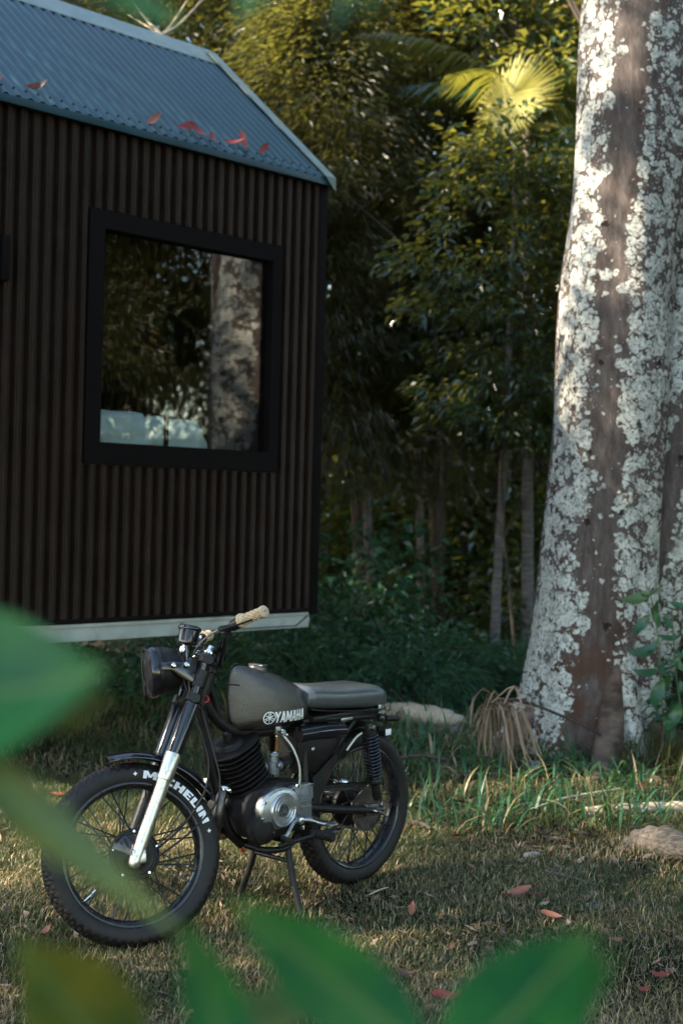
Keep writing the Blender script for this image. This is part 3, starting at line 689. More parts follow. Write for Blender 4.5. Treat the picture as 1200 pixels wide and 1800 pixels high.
Vv, Ff, rn = leaf_cloud(C, np.full((nC, 3), .6)*np.array([1, 1, .6]), 110, .14, .06, rg, .3, np.array([.4, .1, 9.5]))
link(bpy.data.objects.new('crown', np_mesh('crown', Vv, Ff, MATS['leaf_broad'], rn)), bt)
# ================================================================ MOTORCYCLE  (x forward, y left, z up, origin under the rear axle)
moto = empty('motorcycle', (.072, 5.7285, 0), R(227.17), 'stripped black motorcycle with grey tank and tan grips parked on the lawn', 'motorcycle')
WB, RK, OFF, STEER, RWH = 1.125, R(25.09), .0447, R(29.34), .313
AXL = Vector((WB, 0, RWH)); FA = Vector((-sin(RK), 0, cos(RK))); FN = Vector((cos(RK), 0, sin(RK)))
SP0 = AXL - FN*OFF
ST = Matrix.Translation(SP0) @ Matrix.Rotation(-STEER, 4, FA) @ Matrix.Translation(-SP0)
def P(name, mat, mb, parent=moto, steer=False, **k):
    if steer: mb.xf(ST)
    return mb.build(name, MATS[mat], parent, **k)
def arc(cx, cz, r, a0, a1, n, y=0): return [(cx+r*cos(R(a0+(a1-a0)*i/n)), y, cz+r*sin(R(a0+(a1-a0)*i/n))) for i in range(n+1)]

# ---------------- wheels
def tyre_mesh(name, width):
    # cross-section: sidewall up, tread with cut grooves, sidewall down
    na = 576
    side = [(.238, .030), (.248, .037), (.262, .0415), (.278, .0425), (.290, .0405)]
    k = width/.085
    tread = []
    nt_ = 15
    for i in range(nt_):
        t = -1+2*i/(nt_-1); y = -.036*t; r = .3135-.0165*abs(t)**2.2
        tread.append((r, y))
    prof = [(r, y, 0) for r, y in side] + [(r, y, 1) for r, y in tread] + [(r, -y, 0) for r, y in side[::-1]] + [(.228, -.02, 0), (.228, .02, 0)]
    V = []; 
    for r, y, tr_ in prof:
        for j in range(na):
            a = 2*pi*j/na; rr = r
            if tr_:
                # diamond lattice of grooves plus shoulder sipes
                u = a*360/(2*pi)/6.0; w = y/.026
                g1 = abs(((u+w) % 1)-.5); g2 = abs(((u-w) % 1)-.5)
                if min(g1, g2) < .14: rr -= .0055
            V.append((rr*cos(a), y*k, rr*sin(a)))
    n = len(prof); F_ = [(i*na+j, i*na+(j+1) % na, ((i+1) % n)*na+(j+1) % na, ((i+1) % n)*na+j) for i in range(n) for j in range(na)]
    me = np_mesh(name, np.array(V), np.array(F_), MATS['rubber'], smooth=True)
    return me
TYRE = tyre_mesh('tyre', .085)
SPOKES = []
for sy in (1, -1):
    for d in (1, -1):
        a1 = R(62)*d; rh = .062 if sy > 0 else .05
        SPOKES.append(MB().tube([(rh*cos(0), sy*.036, rh*sin(0)), (.236*cos(a1*.62), sy*.006, .236*sin(a1*.62))], .0028, 6).mesh('spoke', MATS['rim_black']))
RIMM = MB().lathe([(.2335, .030), (.2455, .031), (.2475, .035), (.2445, .0375), (.236, .0365), (.231, .029), (.226, .016), (.2225, .006), (.2225, -.006), (.226, -.016), (.231, -.029), (.236, -.0365), (.2445, -.0375), (.2475, -.035), (.2455, -.031), (.2335, -.030), (.2305, -.015), (.2295, 0), (.2305, .015)], (0,0,0), (0,1,0), 96, closed=True).mesh('rim', MATS['rim_black'], ang=50)
VALVE = MB().tube([(.224, .0, 0), (.190, .004, 0)], [.004, .0032], 8).lathe([(0, -.016), (.0055, -.016), (.0055, 0), (0, 0)], (.187, .004, 0), (1, 0, 0), 8).mesh('valve', MATS['chrome'])
def wheel(name, M, rot):
    w = bpy.data.objects.new(name, RIMM); link(w, moto); w.matrix_local = M
    t_ = link(bpy.data.objects.new('tyre', TYRE), w)
    for k in range(9):
        for q, me in enumerate(SPOKES):
            s_ = link(bpy.data.objects.new('spoke', me), w); s_.rotation_euler = (0, -R(40*k + (0, 20, 10, 30)[q] + rot), 0)
    v_ = link(bpy.data.objects.new('valve', VALVE), w); v_.rotation_euler = (0, R(38 if name[0] == 'f' else 80), 0)
    return w
fw = wheel('front_wheel', ST @ Matrix.Translation(AXL), 4)
rw = wheel('rear_wheel', Matrix.Translation((0, 0, RWH)), 17)
# drum brakes and hubs
def hub(w, drum_side, rd):
    s = drum_side
    MB().lathe([(0, -.055), (.018, -.055), (.02, -.045), (.045, -.042), (.052, -.036), (.05, -.03), (.03, -.024), (.03, .02), (rd*.97, .024), (rd, .028), (rd, .046), (rd*.965, .050), (rd*.93, .050), (rd*.90, .046), (rd*.82, .047), (rd*.78, .052), (rd*.45, .054), (.03, .062), (.022, .068), (0, .068)], (0,0,0), (0, s, 0), 44).build('hub', MATS['satin_black'], w)
    for k in range(5):
        a = R(72*k+20); MB().lathe([(0, .006), (.005, .006), (.006, 0)], (rd*.90*cos(a), s*.047, rd*.90*sin(a)), (0, s, 0), 6).build('hub_bolt', MATS['chrome'], w)
hub(fw, 1, .088)
MB().lathe([(0, .012), (.009, .012), (.011, .0), (.011, -.002)], (0, .085, 0), (0, 1, 0), 6).tube([(0, -.125, 0), (0, .095, 0)], .0075, 10).build('axle', MATS['chrome'], fw)
MB().box((-.03, .060, -.012), (.085, .068, .012), .003).build('brake_arm', MATS['dark_steel'], fw).rotation_euler = (0, R(-28), 0)
MB().box((-.02, .058, -.02), (.075, .066, .02), .004).build('speedo_plate', MATS['gloss_black'], fw).rotation_euler = (0, R(-52), 0)
hub(rw, -1, .085)
spk = MB()
teeth = 40; pr = [((.088 if i % 2 else .082)*cos(2*pi*i/80), (.088 if i % 2 else .082)*sin(2*pi*i/80)) for i in range(80)]
spk.prism(pr, .068, .073).build('sprocket', MATS['dark_steel'], rw, smooth=False)
MB().tube([(0, -.16, 0), (0, .16, 0)], .008, 10).lathe([(0, .014), (.011, .014), (.012, 0)], (0, .15, 0), (0, 1, 0), 6).build('axle', MATS['chrome'], rw)

# ---------------- lettering
def glyphs(word, t=.30, gap=.16):
    """bold block letters as lists of quads in a unit-high line, scaled to 0..1 wide"""
    Q = []; x = 0.0
    def bar(x0, y0, x1, y1, w, n=5):
        for k in range(n):
            a, b = k/n, (k+1)/n; xa, ya, xb, yb = x0+(x1-x0)*a, y0+(y1-y0)*a, x0+(x1-x0)*b, y0+(y1-y0)*b
            Q.append(((xa-w/2, ya), (xa+w/2, ya), (xb+w/2, yb), (xb-w/2, yb)))
    def hbar(x0, x1, y, h, n=3):
        for k in range(n):
            a, b = x0+(x1-x0)*k/n, x0+(x1-x0)*(k+1)/n; Q.append(((a, y), (b, y), (b, y+h), (a, y+h)))
    th = t*.72
    for ch_ in word:
        w = {'M': 1.25, 'I': t, 'Y': 1.0, 'N': 1.0, 'E': .78, 'L': .74}.get(ch_, .95); l, r = x+t/2, x+w-t/2
        if ch_ == 'I': bar(l, 0, l, 1, t)
        elif ch_ == 'M': bar(l, 0, l, 1, t); bar(r, 0, r, 1, t); bar(l+.08, 1, x+w/2, .18, t*.8); bar(r-.08, 1, x+w/2, .18, t*.8)
        elif ch_ == 'N': bar(l, 0, l, 1, t); bar(r, 0, r, 1, t); bar(l, 1, r, 0, t*.9)
        elif ch_ == 'H': bar(l, 0, l, 1, t); bar(r, 0, r, 1, t); hbar(x+t, x+w-t, .40, th)
        elif ch_ == 'A': bar(l-.04, 0, x+w/2-.07, 1, t*.95); bar(r+.04, 0, x+w/2+.07, 1, t*.95); hbar(x+w*.3, x+w*.7, .22, th*.8)
        elif ch_ == 'Y': bar(l-.05, 1, x+w/2, .42, t); bar(r+.05, 1, x+w/2, .42, t); bar(x+w/2, 0, x+w/2, .46, t)
        elif ch_ == 'C': bar(l, .12, l, .88, t); hbar(x+.10, x+w, 0, th*.9); hbar(x+.10, x+w, 1-th*.9, th*.9); bar(r, .12, r, .30, t, 1); bar(r, .70, r, .88, t, 1)
        elif ch_ == 'E': bar(l, 0, l, 1, t); hbar(x+t, x+w, 0, th*.85); hbar(x+t, x+w*.92, .40, th*.8); hbar(x+t, x+w, 1-th*.85, th*.85)
        elif ch_ == 'L': bar(l, 0, l, 1, t); hbar(x+t, x+w, 0, th*.9)
        x += w+gap
    W = x-gap
    return [[(a/W, b) for a, b in q] for q in Q]
def letter_mesh(word, place, t=.30, gap=.16):
    mb = MB()
    for k, q in enumerate(glyphs(word, t, gap)): mb.add([place(u, v, (k % 7)*.00012) for u, v in q], [(0, 1, 2, 3)])
    return mb
def star(cx, cz, r): 
    pts = []
    for k in range(8):
        rr = r if k % 2 == 0 else r*.42; a = pi/4*k; pts.append((cx+rr*cos(a), cz+rr*sin(a)))
    return pts
# sidewall word: letters bent round the tyre, outward tops, reading clockwise
A0, A1 = R(101), R(163)
def side_y(r): return float(np.interp(r, [.248, .262, .278, .290, .297], [.037, .0415, .0425, .0405, .036])) + .0009
def bend(u, v, h):
    a = A0+(A1-A0)*u; r = .2600+.0265*v; return (r*cos(a), side_y(r)+h, r*sin(a))
lm = letter_mesh('MICHELIN', bend, .34, .14)
for a in (R(95), R(169.5)):
    c = (.274*cos(a), .274*sin(a)); pts = star(*c, .0085)
    lm.add([(px_, side_y(math.hypot(px_, pz))+.0006, pz) for px_, pz in pts] + [(c[0], side_y(.274)+.0006, c[1])], [(i, (i+1) % 8, 8) for i in range(8)])
lm.build('tyre_lettering', MATS['white_print'], fw, smooth=False)

# ---------------- front fork
def fork_pt(L_, y): return AXL + FA*L_ + Vector((0, y, 0))
for sy in (1, -1):
    y = sy*.088
    lo = P('fork_slider', 'slider_alloy' if sy > 0 else 'satin_black', MB().lathe([(0, -.045), (.016, -.045), (.0225, -.035), (.0235, -.02), (.0235, .258), (.0245, .266), (.0275, .268), (.0285, .276), (.0285, .360), (.0270, .366), (.022, .366)], fork_pt(0, y), FA, 26), steer=True)  # far leg in black: its shade is put into the colour
    P('pinch_lug', 'slider_alloy' if sy > 0 else 'satin_black', MB().box((WB-.028, y-.020, RWH-.03), (WB+.022, y+.020, RWH+.022), .008), lo, steer=True)
    P('fork_shroud', 'gloss_black', MB().lathe([(.022, .362), (.0285, .364), (.0290, .545), (.0275, .549), (.0205, .551), (.0205, .725), (.0215, .727), (.0215, .735)], fork_pt(0, y), FA, 26), steer=True)
    P('fork_cap', 'chrome', MB().lathe([(.021, .735), (.021, .742), (.0145, .744), (.0145, .758), (.011, .764), (0, .765)], fork_pt(0, y), FA, 18), steer=True)
def clamp(L_, name):
    c = fork_pt(L_, 0); mb = MB()
    mb.tube([c+Vector((0, -.118, 0)), c+Vector((0, .118, 0))], .018, 10)
    mb.tube([c-FN*.052+Vector((0, 0, 0)), c+Vector((0, .05, 0))], .016, 8).tube([c-FN*.052, c-Vector((0, .05, 0))], .016, 8)
    for sy in (1, -1): mb.lathe([(.022, -.016), (.032, -.014), (.032, .014), (.022, .016)], c+Vector((0, sy*.088, 0)), FA, 18)
    return P(name, 'satin_black', mb, steer=True)
clamp(.568, 'lower_clamp'); tc_ = clamp(.712, 'upper_clamp')
P('stem_nut', 'chrome', MB().lathe([(0, .03), (.012, .028), (.015, .02), (.015, 0)], fork_pt(.722, 0)-FN*OFF, FA, 6), tc_, steer=True)
# steering head (does not turn)
hd = SP0 + FA*.55
P('steering_head', 'frame_black', MB().lathe([(.0, .0), (.030, .0), (.031, .012), (.026, .016), (.025, .135), (.031, .139), (.031, .152), (0, .152)], hd, FA, 20))
# mudguard
def guard(cx, cz, r, a0, a1, half, nm, mat, steer, n=26, thick=.003, crown=.022):
    mb = MB(); ns = 9; V1 = []
    for lay in (0, -thick):
        for i in range(n+1):
            tt = i/n; a = R(a0+(a1-a0)*tt); e = min(1, min(tt, 1-tt)*9+.35); hw = half*math.sqrt(min(1, e))
            for k in range(ns):
                s = -1+2*k/(ns-1); rr = r+lay-crown*(1-math.sqrt(max(0, 1-(s*.93)**2)))
                V1.append((cx+rr*cos(a), s*hw, cz+rr*sin(a)))
    f = []; off = (n+1)*ns
    for i in range(n):
        for k in range(ns-1):
            a = i*ns+k; f += [(a, a+1, a+ns+1, a+ns), (off+a+1, off+a, off+a+ns, off+a+ns+1)]
    for i in range(n):
        f += [(i*ns, (i+1)*ns, off+(i+1)*ns, off+i*ns), ((i+1)*ns+ns-1, i*ns+ns-1, off+i*ns+ns-1, off+(i+1)*ns+ns-1)]
    for k in range(ns-1): f += [(k+1, k, off+k, off+k+1), (n*ns+k, n*ns+k+1, off+n*ns+k+1, off+n*ns+k)]
    return P(nm, mat, mb.add(V1, f), steer=steer)
fg = guard(WB, RWH, .352, 79, 153, .056, 'front_mudguard', 'gloss_black', True, crown=.034)
for sy in (1, -1):
    P('mudguard_bracket', 'satin_black', MB().tube([fork_pt(.30, sy*.066), fork_pt(.325, sy*.040)], .012, 8), fg, steer=True)
# round the back of the wheel: cable guide loop
# ---------------- headlamp
hl = Vector((.990, 0, .938)); hx = Vector((1, 0, -.04)).normalized()
sh = P('headlamp', 'satin_black', MB().lathe([(0, -.112), (.03, -.108), (.055, -.096), (.074, -.070), (.084, -.035), (.087, -.012), (.089, -.010), (.089, .004), (.0875, .006)], hl, hx, 40), steer=True)
P('headlamp_rim', 'gloss_black', MB().lathe([(.0875, .004), (.0925, .006), (.0945, .014), (.093, .026), (.089, .033), (.083, .034), (.082, .028)], hl, hx, 44), sh, steer=True)
P('lens', 'lens_dark', MB().lathe([(.084, .029), (.07, .036), (.045, .042), (.02, .045), (0, .046)], hl, hx, 36), sh, steer=True)
P('lens_grille', 'satin_black', MB().tube([hl+hx*.046+Vector((0, 0, .08)), hl+hx*.049+Vector((0, 0, 0)), hl+hx*.046+Vector((0, 0, -.08))], .003, 6), sh, steer=True)
for sy in (1, -1):
    y = sy*.088; poly = [(.993, .961), (.990, .931), (.955, .930), (.925, .905), (.868, .872), (.872, .905), (.862, .955), (.885, .968), (.915, .955), (.945, .962)]
    br = P('lamp_bracket', 'gloss_black', MB().prism(poly, y-sy*.001+sy*.005, y+sy*.010), steer=True, bevel=.0015)
    P('lamp_bolt', 'chrome', MB().lathe([(0, .014), (.006, .013), (.0105, .008), (.0115, 0), (.0115, -.004)], (.947, y+sy*.008, .947), (0, sy, 0), 16), br, steer=True)
    P('indicator_boss', 'chrome', MB().lathe([(0, .020), (.008, .018), (.013, .010), (.014, 0), (.014, -.004)], (.902, y+sy*.008, .945), (0, sy, 0), 16), br, steer=True)
for sy in (1, -1): P('bracket_tube', 'satin_black', MB().lathe([(.02, 0), (.026, 0), (.026, .06), (.02, .06)], fork_pt(.61, sy*.088), FA, 18), steer=True)
# gauge
gdir = Vector((-.28, 0, .96)).normalized(); g0 = Vector((.872, .012, 1.022))
gg = P('speedometer', 'gloss_black', MB().lathe([(0, 0), (.028, 0), (.035, .004), (.037, .012), (.037, .052), (.041, .054), (.043, .060), (.041, .067), (.037, .069), (.036, .064), (0, .064)], g0, gdir, 34), steer=True)
P('gauge_post', 'dark_steel', MB().tube([g0+Vector((.004, .016, -.004)), g0+Vector((.010, .020, -.075))], .006, 8).tube([g0+Vector((.0, -.016, -.004)), g0+Vector((.006, -.020, -.075))], .006, 8), gg, steer=True)
for yy in (-.018, .018):
    P('gauge_stud', 'chrome', MB().lathe([(0, -.026), (.006, -.024), (.008, -.014), (.006, -.002), (.0, 0)], g0+Vector((.012, yy, 0)), gdir, 10), gg, steer=True)
P('warning_light', 'gloss_black', MB().lathe([(0, 0), (.009, 0), (.011, .004), (.011, .03), (.007, .034), (0, .035)], (.835, .055, 1.005), gdir, 12).lathe([(0, 0), (.009, 0), (.011, .004), (.011, .03), (.007, .034), (0, .035)], (.840, .032, 1.000), gdir, 12), steer=True)
# spring-wound cable below the gauge
cs = [Vector((.845+.012*cos(t), .06+.012*sin(t), .955+.0022*t)) for t in np.linspace(0, 2*pi*5, 60)]
P('coiled_wire', 'satin_black', MB().tube(cs, .0028, 6), steer=True)

# ---------------- handlebar
def bar(sy): return [(.800, 0, .975), (.798, sy*.045, .975), (.785, sy*.085, .985), (.772, sy*.135, 1.010), (.766, sy*.19, 1.042), (.760, sy*.215, 1.056), (.741, sy*.265, 1.070), (.700, sy*.345, 1.082)]
hb = P('handlebar', 'gloss_black', MB().tube(catmull(bar(-1)[::-1]+bar(1)[1:], 6), .0115, 12), steer=True)
for sy in (1, -1):
    P('bar_riser', 'satin_black', MB().tube([(.808, sy*.05, .915), (.800, sy*.05, .975)], .016, 10).box((.782, sy*.05-.016, .96), (.818, sy*.05+.016, .992), .004), steer=True)
    P('riser_bolt', 'chrome', MB().lathe([(0, .014), (.006, .013), (.007, 0)], (.790, sy*.05, .990), (0, 0, 1), 8), steer=True)
    g_a, g_b = Vector((.738, sy*.270, 1.0705)), Vector((.682, sy*.378, 1.087)); gd = (g_b-g_a).normalized(); Lg = (g_b-g_a).length
    prof = [(.0115, 0), (.0255, 0), (.0265, .004), (.0255, .009), (.020, .011)]
    prof += [(.0178, .014), (.0172, Lg-.016), (.019, Lg-.014), (.0215, Lg-.012), (.0222, Lg-.007), (.0215, Lg-.002), (.0195, Lg), (.004, Lg), (.003, Lg-.004), (0, Lg-.004)]
    gr = P('grip', 'grip_rubber', MB().lathe(prof, g_a, gd, 28), steer=True, ang=50)
    # waffle: small raised diamonds in rings
    u = gd.orthogonal().normalized(); w = gd.cross(u); wm = MB(); nr = 9; na = 11
    for i in range(nr):
        for j in range(na):
            a = 2*pi*(j+(.5 if i % 2 else 0))/na; h_ = .018 + (Lg-.036)*i/(nr-1); dn = u*cos(a)+w*sin(a); tn = w*cos(a)-u*sin(a)
            c = g_a+gd*h_+dn*.0168; e1, e2 = gd*.0060, tn*.0047
            wm.add([c-e1, c+e2, c+e1, c-e2, c-e1*.35+dn*.0036, c+e2*.35+dn*.0036, c+e1*.35+dn*.0036, c-e2*.35+dn*.0036], [(0,1,5,4),(1,2,6,5),(2,3,7,6),(3,0,4,7),(4,5,6,7)])
    tag(P('grip_waffle', 'grip_rubber', wm, gr, steer=True, smooth=False), kind='stuff')
    # lever perch, switch block and lever
    P('lever_perch', 'satin_black', MB().lathe([(.0115, 0), (.019, 0), (.020, .006), (.020, .034), (.018, .040), (.0115, .040)], Vector((.7555, sy*.222, 1.0585)), Vector((-.35, sy*.9, .22)).normalized(), 16).tube([(.757, sy*.225, 1.055), (.80, sy*.222, 1.052), (.806, sy*.235, 1.05)], [.012, .011, .009], 8), steer=True)
    P('lever', 'dark_steel' if sy < 0 else 'satin_black', MB().tube(catmull([(.803, sy*.226, 1.050), (.800, sy*.265, 1.046), (.775, sy*.325, 1.050), (.742, sy*.385, 1.058), (.735, sy*.392, 1.060)], 5), [.007]*10+[.006]*10+[.007], 8, squash=.6), steer=True)
    P('perch_screw', 'chrome', MB().lathe([(0, .012), (.006, .011), (.007, 0)], (.760, sy*.205, 1.062), (0, 0, 1), 8).lathe([(0, .010), (.005, .009), (.006, 0)], (.772, sy*.190, 1.050), (.5, 0, .8), 8), steer=True)
for sy in (1, -1):
    P('bar_strut', 'gloss_black', MB().tube([(.775, sy*.19, 1.030), (.772, sy*.135, .985), (.768, sy*.06, .935)], .0085, 10), steer=True)
# cables
def cable(pts, r=.0034, mat='satin_black', steer=True, nm='cable'): return P(nm, mat, MB().tube(catmull(pts, 8), r, 7), steer=steer)
cable([(.800, .215, 1.052), (.838, .16, 1.030), (.870, .10, .985), (.885, .05, .90), (.880, .04, .80)], .0032, 'dark_steel')
cable([(.800, -.215, 1.052), (.86, -.12, 1.03), (.93, -.06, .99), (.955, .0, 1.02), (.93, .05, .97)])
cable([(.872, .012, 1.022), (.905, .05, .93), (.895, .075, .82), (.873, .105, .70), (.856, .115, .60), (.878, .112, .50), (.955, .105, .40), (1.055, .095, .325)], .0042)
cable([(.86, .06, .85), (.850, .10, .74), (.835, .12, .63), (.822, .12, .53), (.845, .11, .45), (.95, .10, .36), (1.07, .092, .29)], .0036)
cable([(.80, .21, 1.045), (.79, .10, .96), (.77, .06, .88), (.70, .05, .86)], .003)
P('red_wire', 'red_bit', MB().tube(catmull([(.835, .07, .835), (.828, .082, .825), (.832, .088, .812), (.845, .082, .808)], 5), .0032, 6), steer=True)

# ---------------- frame
def tube(nm, pts, r, mat='frame_black', steer=False, sm=6, parent=moto): return P(nm, mat, MB().tube(catmull(pts, sm) if len(pts) > 2 else pts, r, 12), parent, steer)
tube('backbone', [hd+FA*.05, (.76, 0, .745), (.66, 0, .690), (.50, 0, .672), (.34, 0, .685)], .020)
tube('down_tube', [hd+FA*.03, (.785, 0, .60), (.735, 0, .44), (.69, 0, .33), (.62, 0, .265)], .019)
tube('gusset_tube', [hd+FA*.12, (.775, 0, .83), (.735, 0, .74)], .013)
for sy in (1, -1):
    tube('seat_rail', [(.36, sy*.05, .70), (.28, sy*.085, .705), (.10, sy*.095, .695), (-.07, sy*.09, .685)], .0125)
    tube('seat_stay', [(.33, sy*.075, .37), (.24, sy*.066, .52), (.10, sy*.085, .685)], .0105)
    tube('rear_post', [(.36, sy*.05, .69), (.37, sy*.075, .55), (.36, sy*.085, .36)], .013)
    tube('cradle_tube', [(.62, sy*.015, .265), (.56, sy*.075, .245), (.45, sy*.085, .25), (.36, sy*.085, .36)], .0125)
    sw = tube('swing_arm', [(.355, sy*.088, .375), (.18, sy*.098, .343), (-.005, sy*.102, RWH)], .0165)
    P('axle_plate', 'dark_steel', MB().prism([(-.045, .335), (.05, .345), (.05, .297), (-.045, .29)], sy*.094, sy*.112), sw, bevel=.003)
    P('adjuster', 'chrome', MB().tube([(-.04, sy*.118, .313), (.02, sy*.118, .316)], .004, 6), sw)
# rear dampers
for sy in (1, -1):
    y = sy*.128; a0, a1 = Vector((.062, y, .655)), Vector((.004, y, .345)); d = (a1-a0).normalized(); Ls = (a1-a0).length
    sh_ = P('damper', 'satin_black', MB().lathe([(0, -.018), (.014, -.018), (.017, -.004), (.019, .02), (.026, .006), (.027, .03), (.022, .034), (.010, .038), (.010, .20), (.022, .204), (.026, .212), (.026, .225), (.018, .235), (.018, .285), (.012, .30), (0, .305)], a0, d, 20))
    u = d.orthogonal().normalized(); w = d.cross(u); turns = 13
    cp = [a0+d*(.030+.180*t/(turns*12))+(u*cos(2*pi*t/12)+w*sin(2*pi*t/12))*.0300 for t in range(turns*12+1)]
    P('spring', 'gloss_black', MB().tube(cp, .0048, 7), sh_)
    for q in (a0, a1): P('damper_nut', 'chrome', MB().lathe([(0, .016), (.008, .015), (.011, .008), (.012, 0)], q+Vector((0, sy*.016, 0)), (0, sy, 0), 8), sh_)
P('spec_label', 'white_print', MB().box((-.038, .155, .618), (-.006, .157, .642), .001), MB().box((-.045, .118, .612), (-.004, .155, .648), .004).build('cdi_box', MATS['satin_black'], moto))

# ---------------- tank
secs = [  # x, half width, z bottom, z top
 (.702, .003, .800, .845), (.698, .008, .755, .885), (.690, .015, .725, .912), (.676, .027, .700, .930), (.655, .045, .690, .934), (.625, .068, .688, .930), (.590, .090, .688, .922),
 (.550, .104, .689, .912), (.505, .110, .690, .899), (.460, .109, .691, .882), (.420, .102, .693, .864), (.385, .092, .695, .846), (.355, .078, .700, .830), (.337, .050, .720, .800)]
def ring(hw, zb, zt, n=40):
    out = []; h = (zt-zb)
    for k in range(n):
        a = 2*pi*k/n; c, s = cos(a), sin(a)
        yy = math.copysign(abs(c)**.78, c)*hw; 
        zc = zb+h*.40
        zz = zc + (math.copysign(abs(s)**.95, s)*(zt-zc) if s >= 0 else math.copysign(abs(s)**.55, s)*(zc-zb))
        yy *= 1 - .18*max(0, s)**2
        out.append((yy, zz))
    return out
n = 40; tk = MB(); V1 = []
xs = [s[0] for s in secs]; xf = np.linspace(0, len(secs)-1, 49)
arr = np.array(secs); 
for q in xf:
    i = int(min(q, len(secs)-1.0001)); t = q-i; p0, p1, p2, p3 = arr[max(i-1, 0)], arr[i], arr[i+1], arr[min(i+2, len(arr)-1)]
    s = .5*((2*p1)+(p2-p0)*t+(2*p0-5*p1+4*p2-p3)*t*t+(3*p1-3*p2+p3-p0)*t**3)
    V1 += [(s[0], y, z) for y, z in ring(max(s[1], .002), s[2], s[3], n)]
f = [(i*n+k, i*n+(k+1) % n, (i+1)*n+(k+1) % n, (i+1)*n+k) for i in range(len(xf)-1) for k in range(n)]
f += [tuple(range(n))[::-1], tuple((len(xf)-1)*n+k for k in range(n))]
tank = P('fuel_tank', 'tank_leather', tk.add(V1, f), ang=70)
TB = BVHTree.FromPolygons([Vector(v) for v in V1], f)
def on_tank(x, z, lift=.0012):
    h_ = TB.ray_cast(Vector((x, .4, z)), Vector((0, -1, 0)))
    if h_[0] is None: return Vector((x, .12, z))
    nn = h_[1]; nn = -nn if nn.y < 0 else nn
    return h_[0]+nn*lift
# front seam welt
P('tank_welt', 'satin_black', MB().tube(catmull([(.655, 0, .938), (.676, 0, .935), (.692, 0, .916), (.7035, 0, .850), (.7045, 0, .815), (.701, 0, .765), (.692, 0, .724), (.676, 0, .697), (.655, 0, .686)], 6), .004, 8), tank)
P('filler_cap', 'dark_steel', MB().lathe([(0, .018), (.016, .018), (.030, .016), (.036, .012), (.037, .006), (.037, 0), (.041, -.002), (.041, -.02)], (.553, 0, .908), (-.20, 0, 1), 28).box((.536, -.040, .921), (.566, .040, .931), .004), tank)
# tank word mark
LX0, LX1, LZ0, LZ1, LHT = .556, .402, .7215, .7205, .041
def lay(u, v, h): return on_tank(LX0+(LX1-LX0)*u, LZ0+(LZ1-LZ0)*u+LHT*v, .0012+h)
P('tank_lettering', 'white_print', letter_mesh('YAMAHA', lay, .33, .10), tank, smooth=False)
# three crossed tuning forks in a ring
def emblem(place, r, nm, mat, parent):
    mb = MB(); nseg = 36
    def ringf(r0, r1):
        v = []; 
        for k in range(nseg):
            a = 2*pi*k/nseg; v += [place(r0*cos(a), r0*sin(a)), place(r1*cos(a), r1*sin(a))]
        mb.add(v, [(2*k, 2*k+1, (2*k+3) % (2*nseg), (2*k+2) % (2*nseg)) for k in range(nseg)])
    ringf(r*.86, r)
    def strip(x0, y0, x1, y1, w, a):
        d = Vector((x1-x0, y1-y0)); nrm = Vector((-d.y, d.x)).normalized()*w/2; ca, sa = cos(a), sin(a); v = []
        for q in ((x0+nrm.x, y0+nrm.y), (x1+nrm.x, y1+nrm.y), (x1-nrm.x, y1-nrm.y), (x0-nrm.x, y0-nrm.y)): v.append(place(q[0]*ca-q[1]*sa, q[0]*sa+q[1]*ca))
        mb.add(v, [(0, 1, 2, 3)])
    for k in range(3):
        a = 2*pi*k/3 + pi/2; w = r*.12
        strip(-r*.72, 0, -r*.05, 0, w, a)                       # handle
        strip(r*.02, r*.13, r*.80, r*.13, w, a); strip(r*.02, -r*.13, r*.80, -r*.13, w, a)     # prongs
        strip(r*.0, -r*.16, r*.0, r*.16, w, a)
    return P(nm, mat, mb, parent, smooth=False)
ex, ez = .5765, .7415
emblem(lambda u, v: on_tank(ex-u*1.0, ez+v, .0012), .0235, 'tank_emblem', 'white_print', tank)
# petcock and fuel line
pk = P('petcock', 'alloy', MB().lathe([(0, 0), (.012, 0), (.014, .006), (.014, .03), (0, .03)], (.515, .075, .672), (0, 0, 1), 12).lathe([(0, 0), (.010, 0), (.012, .004), (.012, .026), (.008, .03), (0, .03)], (.515, .080, .682), (0, 1, 0), 14))
P('petcock_screw', 'chrome', MB().lathe([(0, .006), (.005, .005), (.006, 0)], (.528, .107, .692), (0, 1, 0), 8).lathe([(0, .006), (.005, .005), (.006, 0)], (.502, .107, .672), (0, 1, 0), 8).lathe([(0, .006), (.005, .005), (.006, 0)], (.540, .09, .668), (0, 1, 0), 8), pk)
cable([(.512, .10, .672), (.486, .125, .625), (.462, .137, .56), (.452, .132, .50), (.450, .125, .470)], .0038, 'hose', False, 'breather_hose')
cable([(.515, .07, .675), (.505, .06, .63), (.50, .05, .585)], .0055, 'fuel_amber', False, 'fuel_hose')
# carburettor
cb = P('carburettor', 'cast_alloy', MB().lathe([(0, 0), (.022, 0), (.026, .008), (.026, .05), (.02, .056), (.02, .075), (.024, .078), (.024, .09), (0, .092)], (.508, .045, .510), (0, 0, 1), 18).tube([(.58, .02, .545), (.43, .035, .545)], .022, 14).lathe([(0, 0), (.010, 0), (.012, .01), (.008, .016), (0, .017)], (.505, .072, .555), (0, 1, 0), 10))
P('intake_hose', 'rubber', MB().tube([(.46, .03, .545), (.41, .03, .555), (.37, .02, .565)], [.028, .026, .03], 14), cb)
P('carb_cap', 'chrome', MB().lathe([(.024, .088), (.019, .094), (0, .096)], (.508, .045, .510), (0, 0, 1), 14).lathe([(0, .01), (.006, .009), (.007, 0)], (.53, .07, .52), (0, 1, 0), 8), cb)

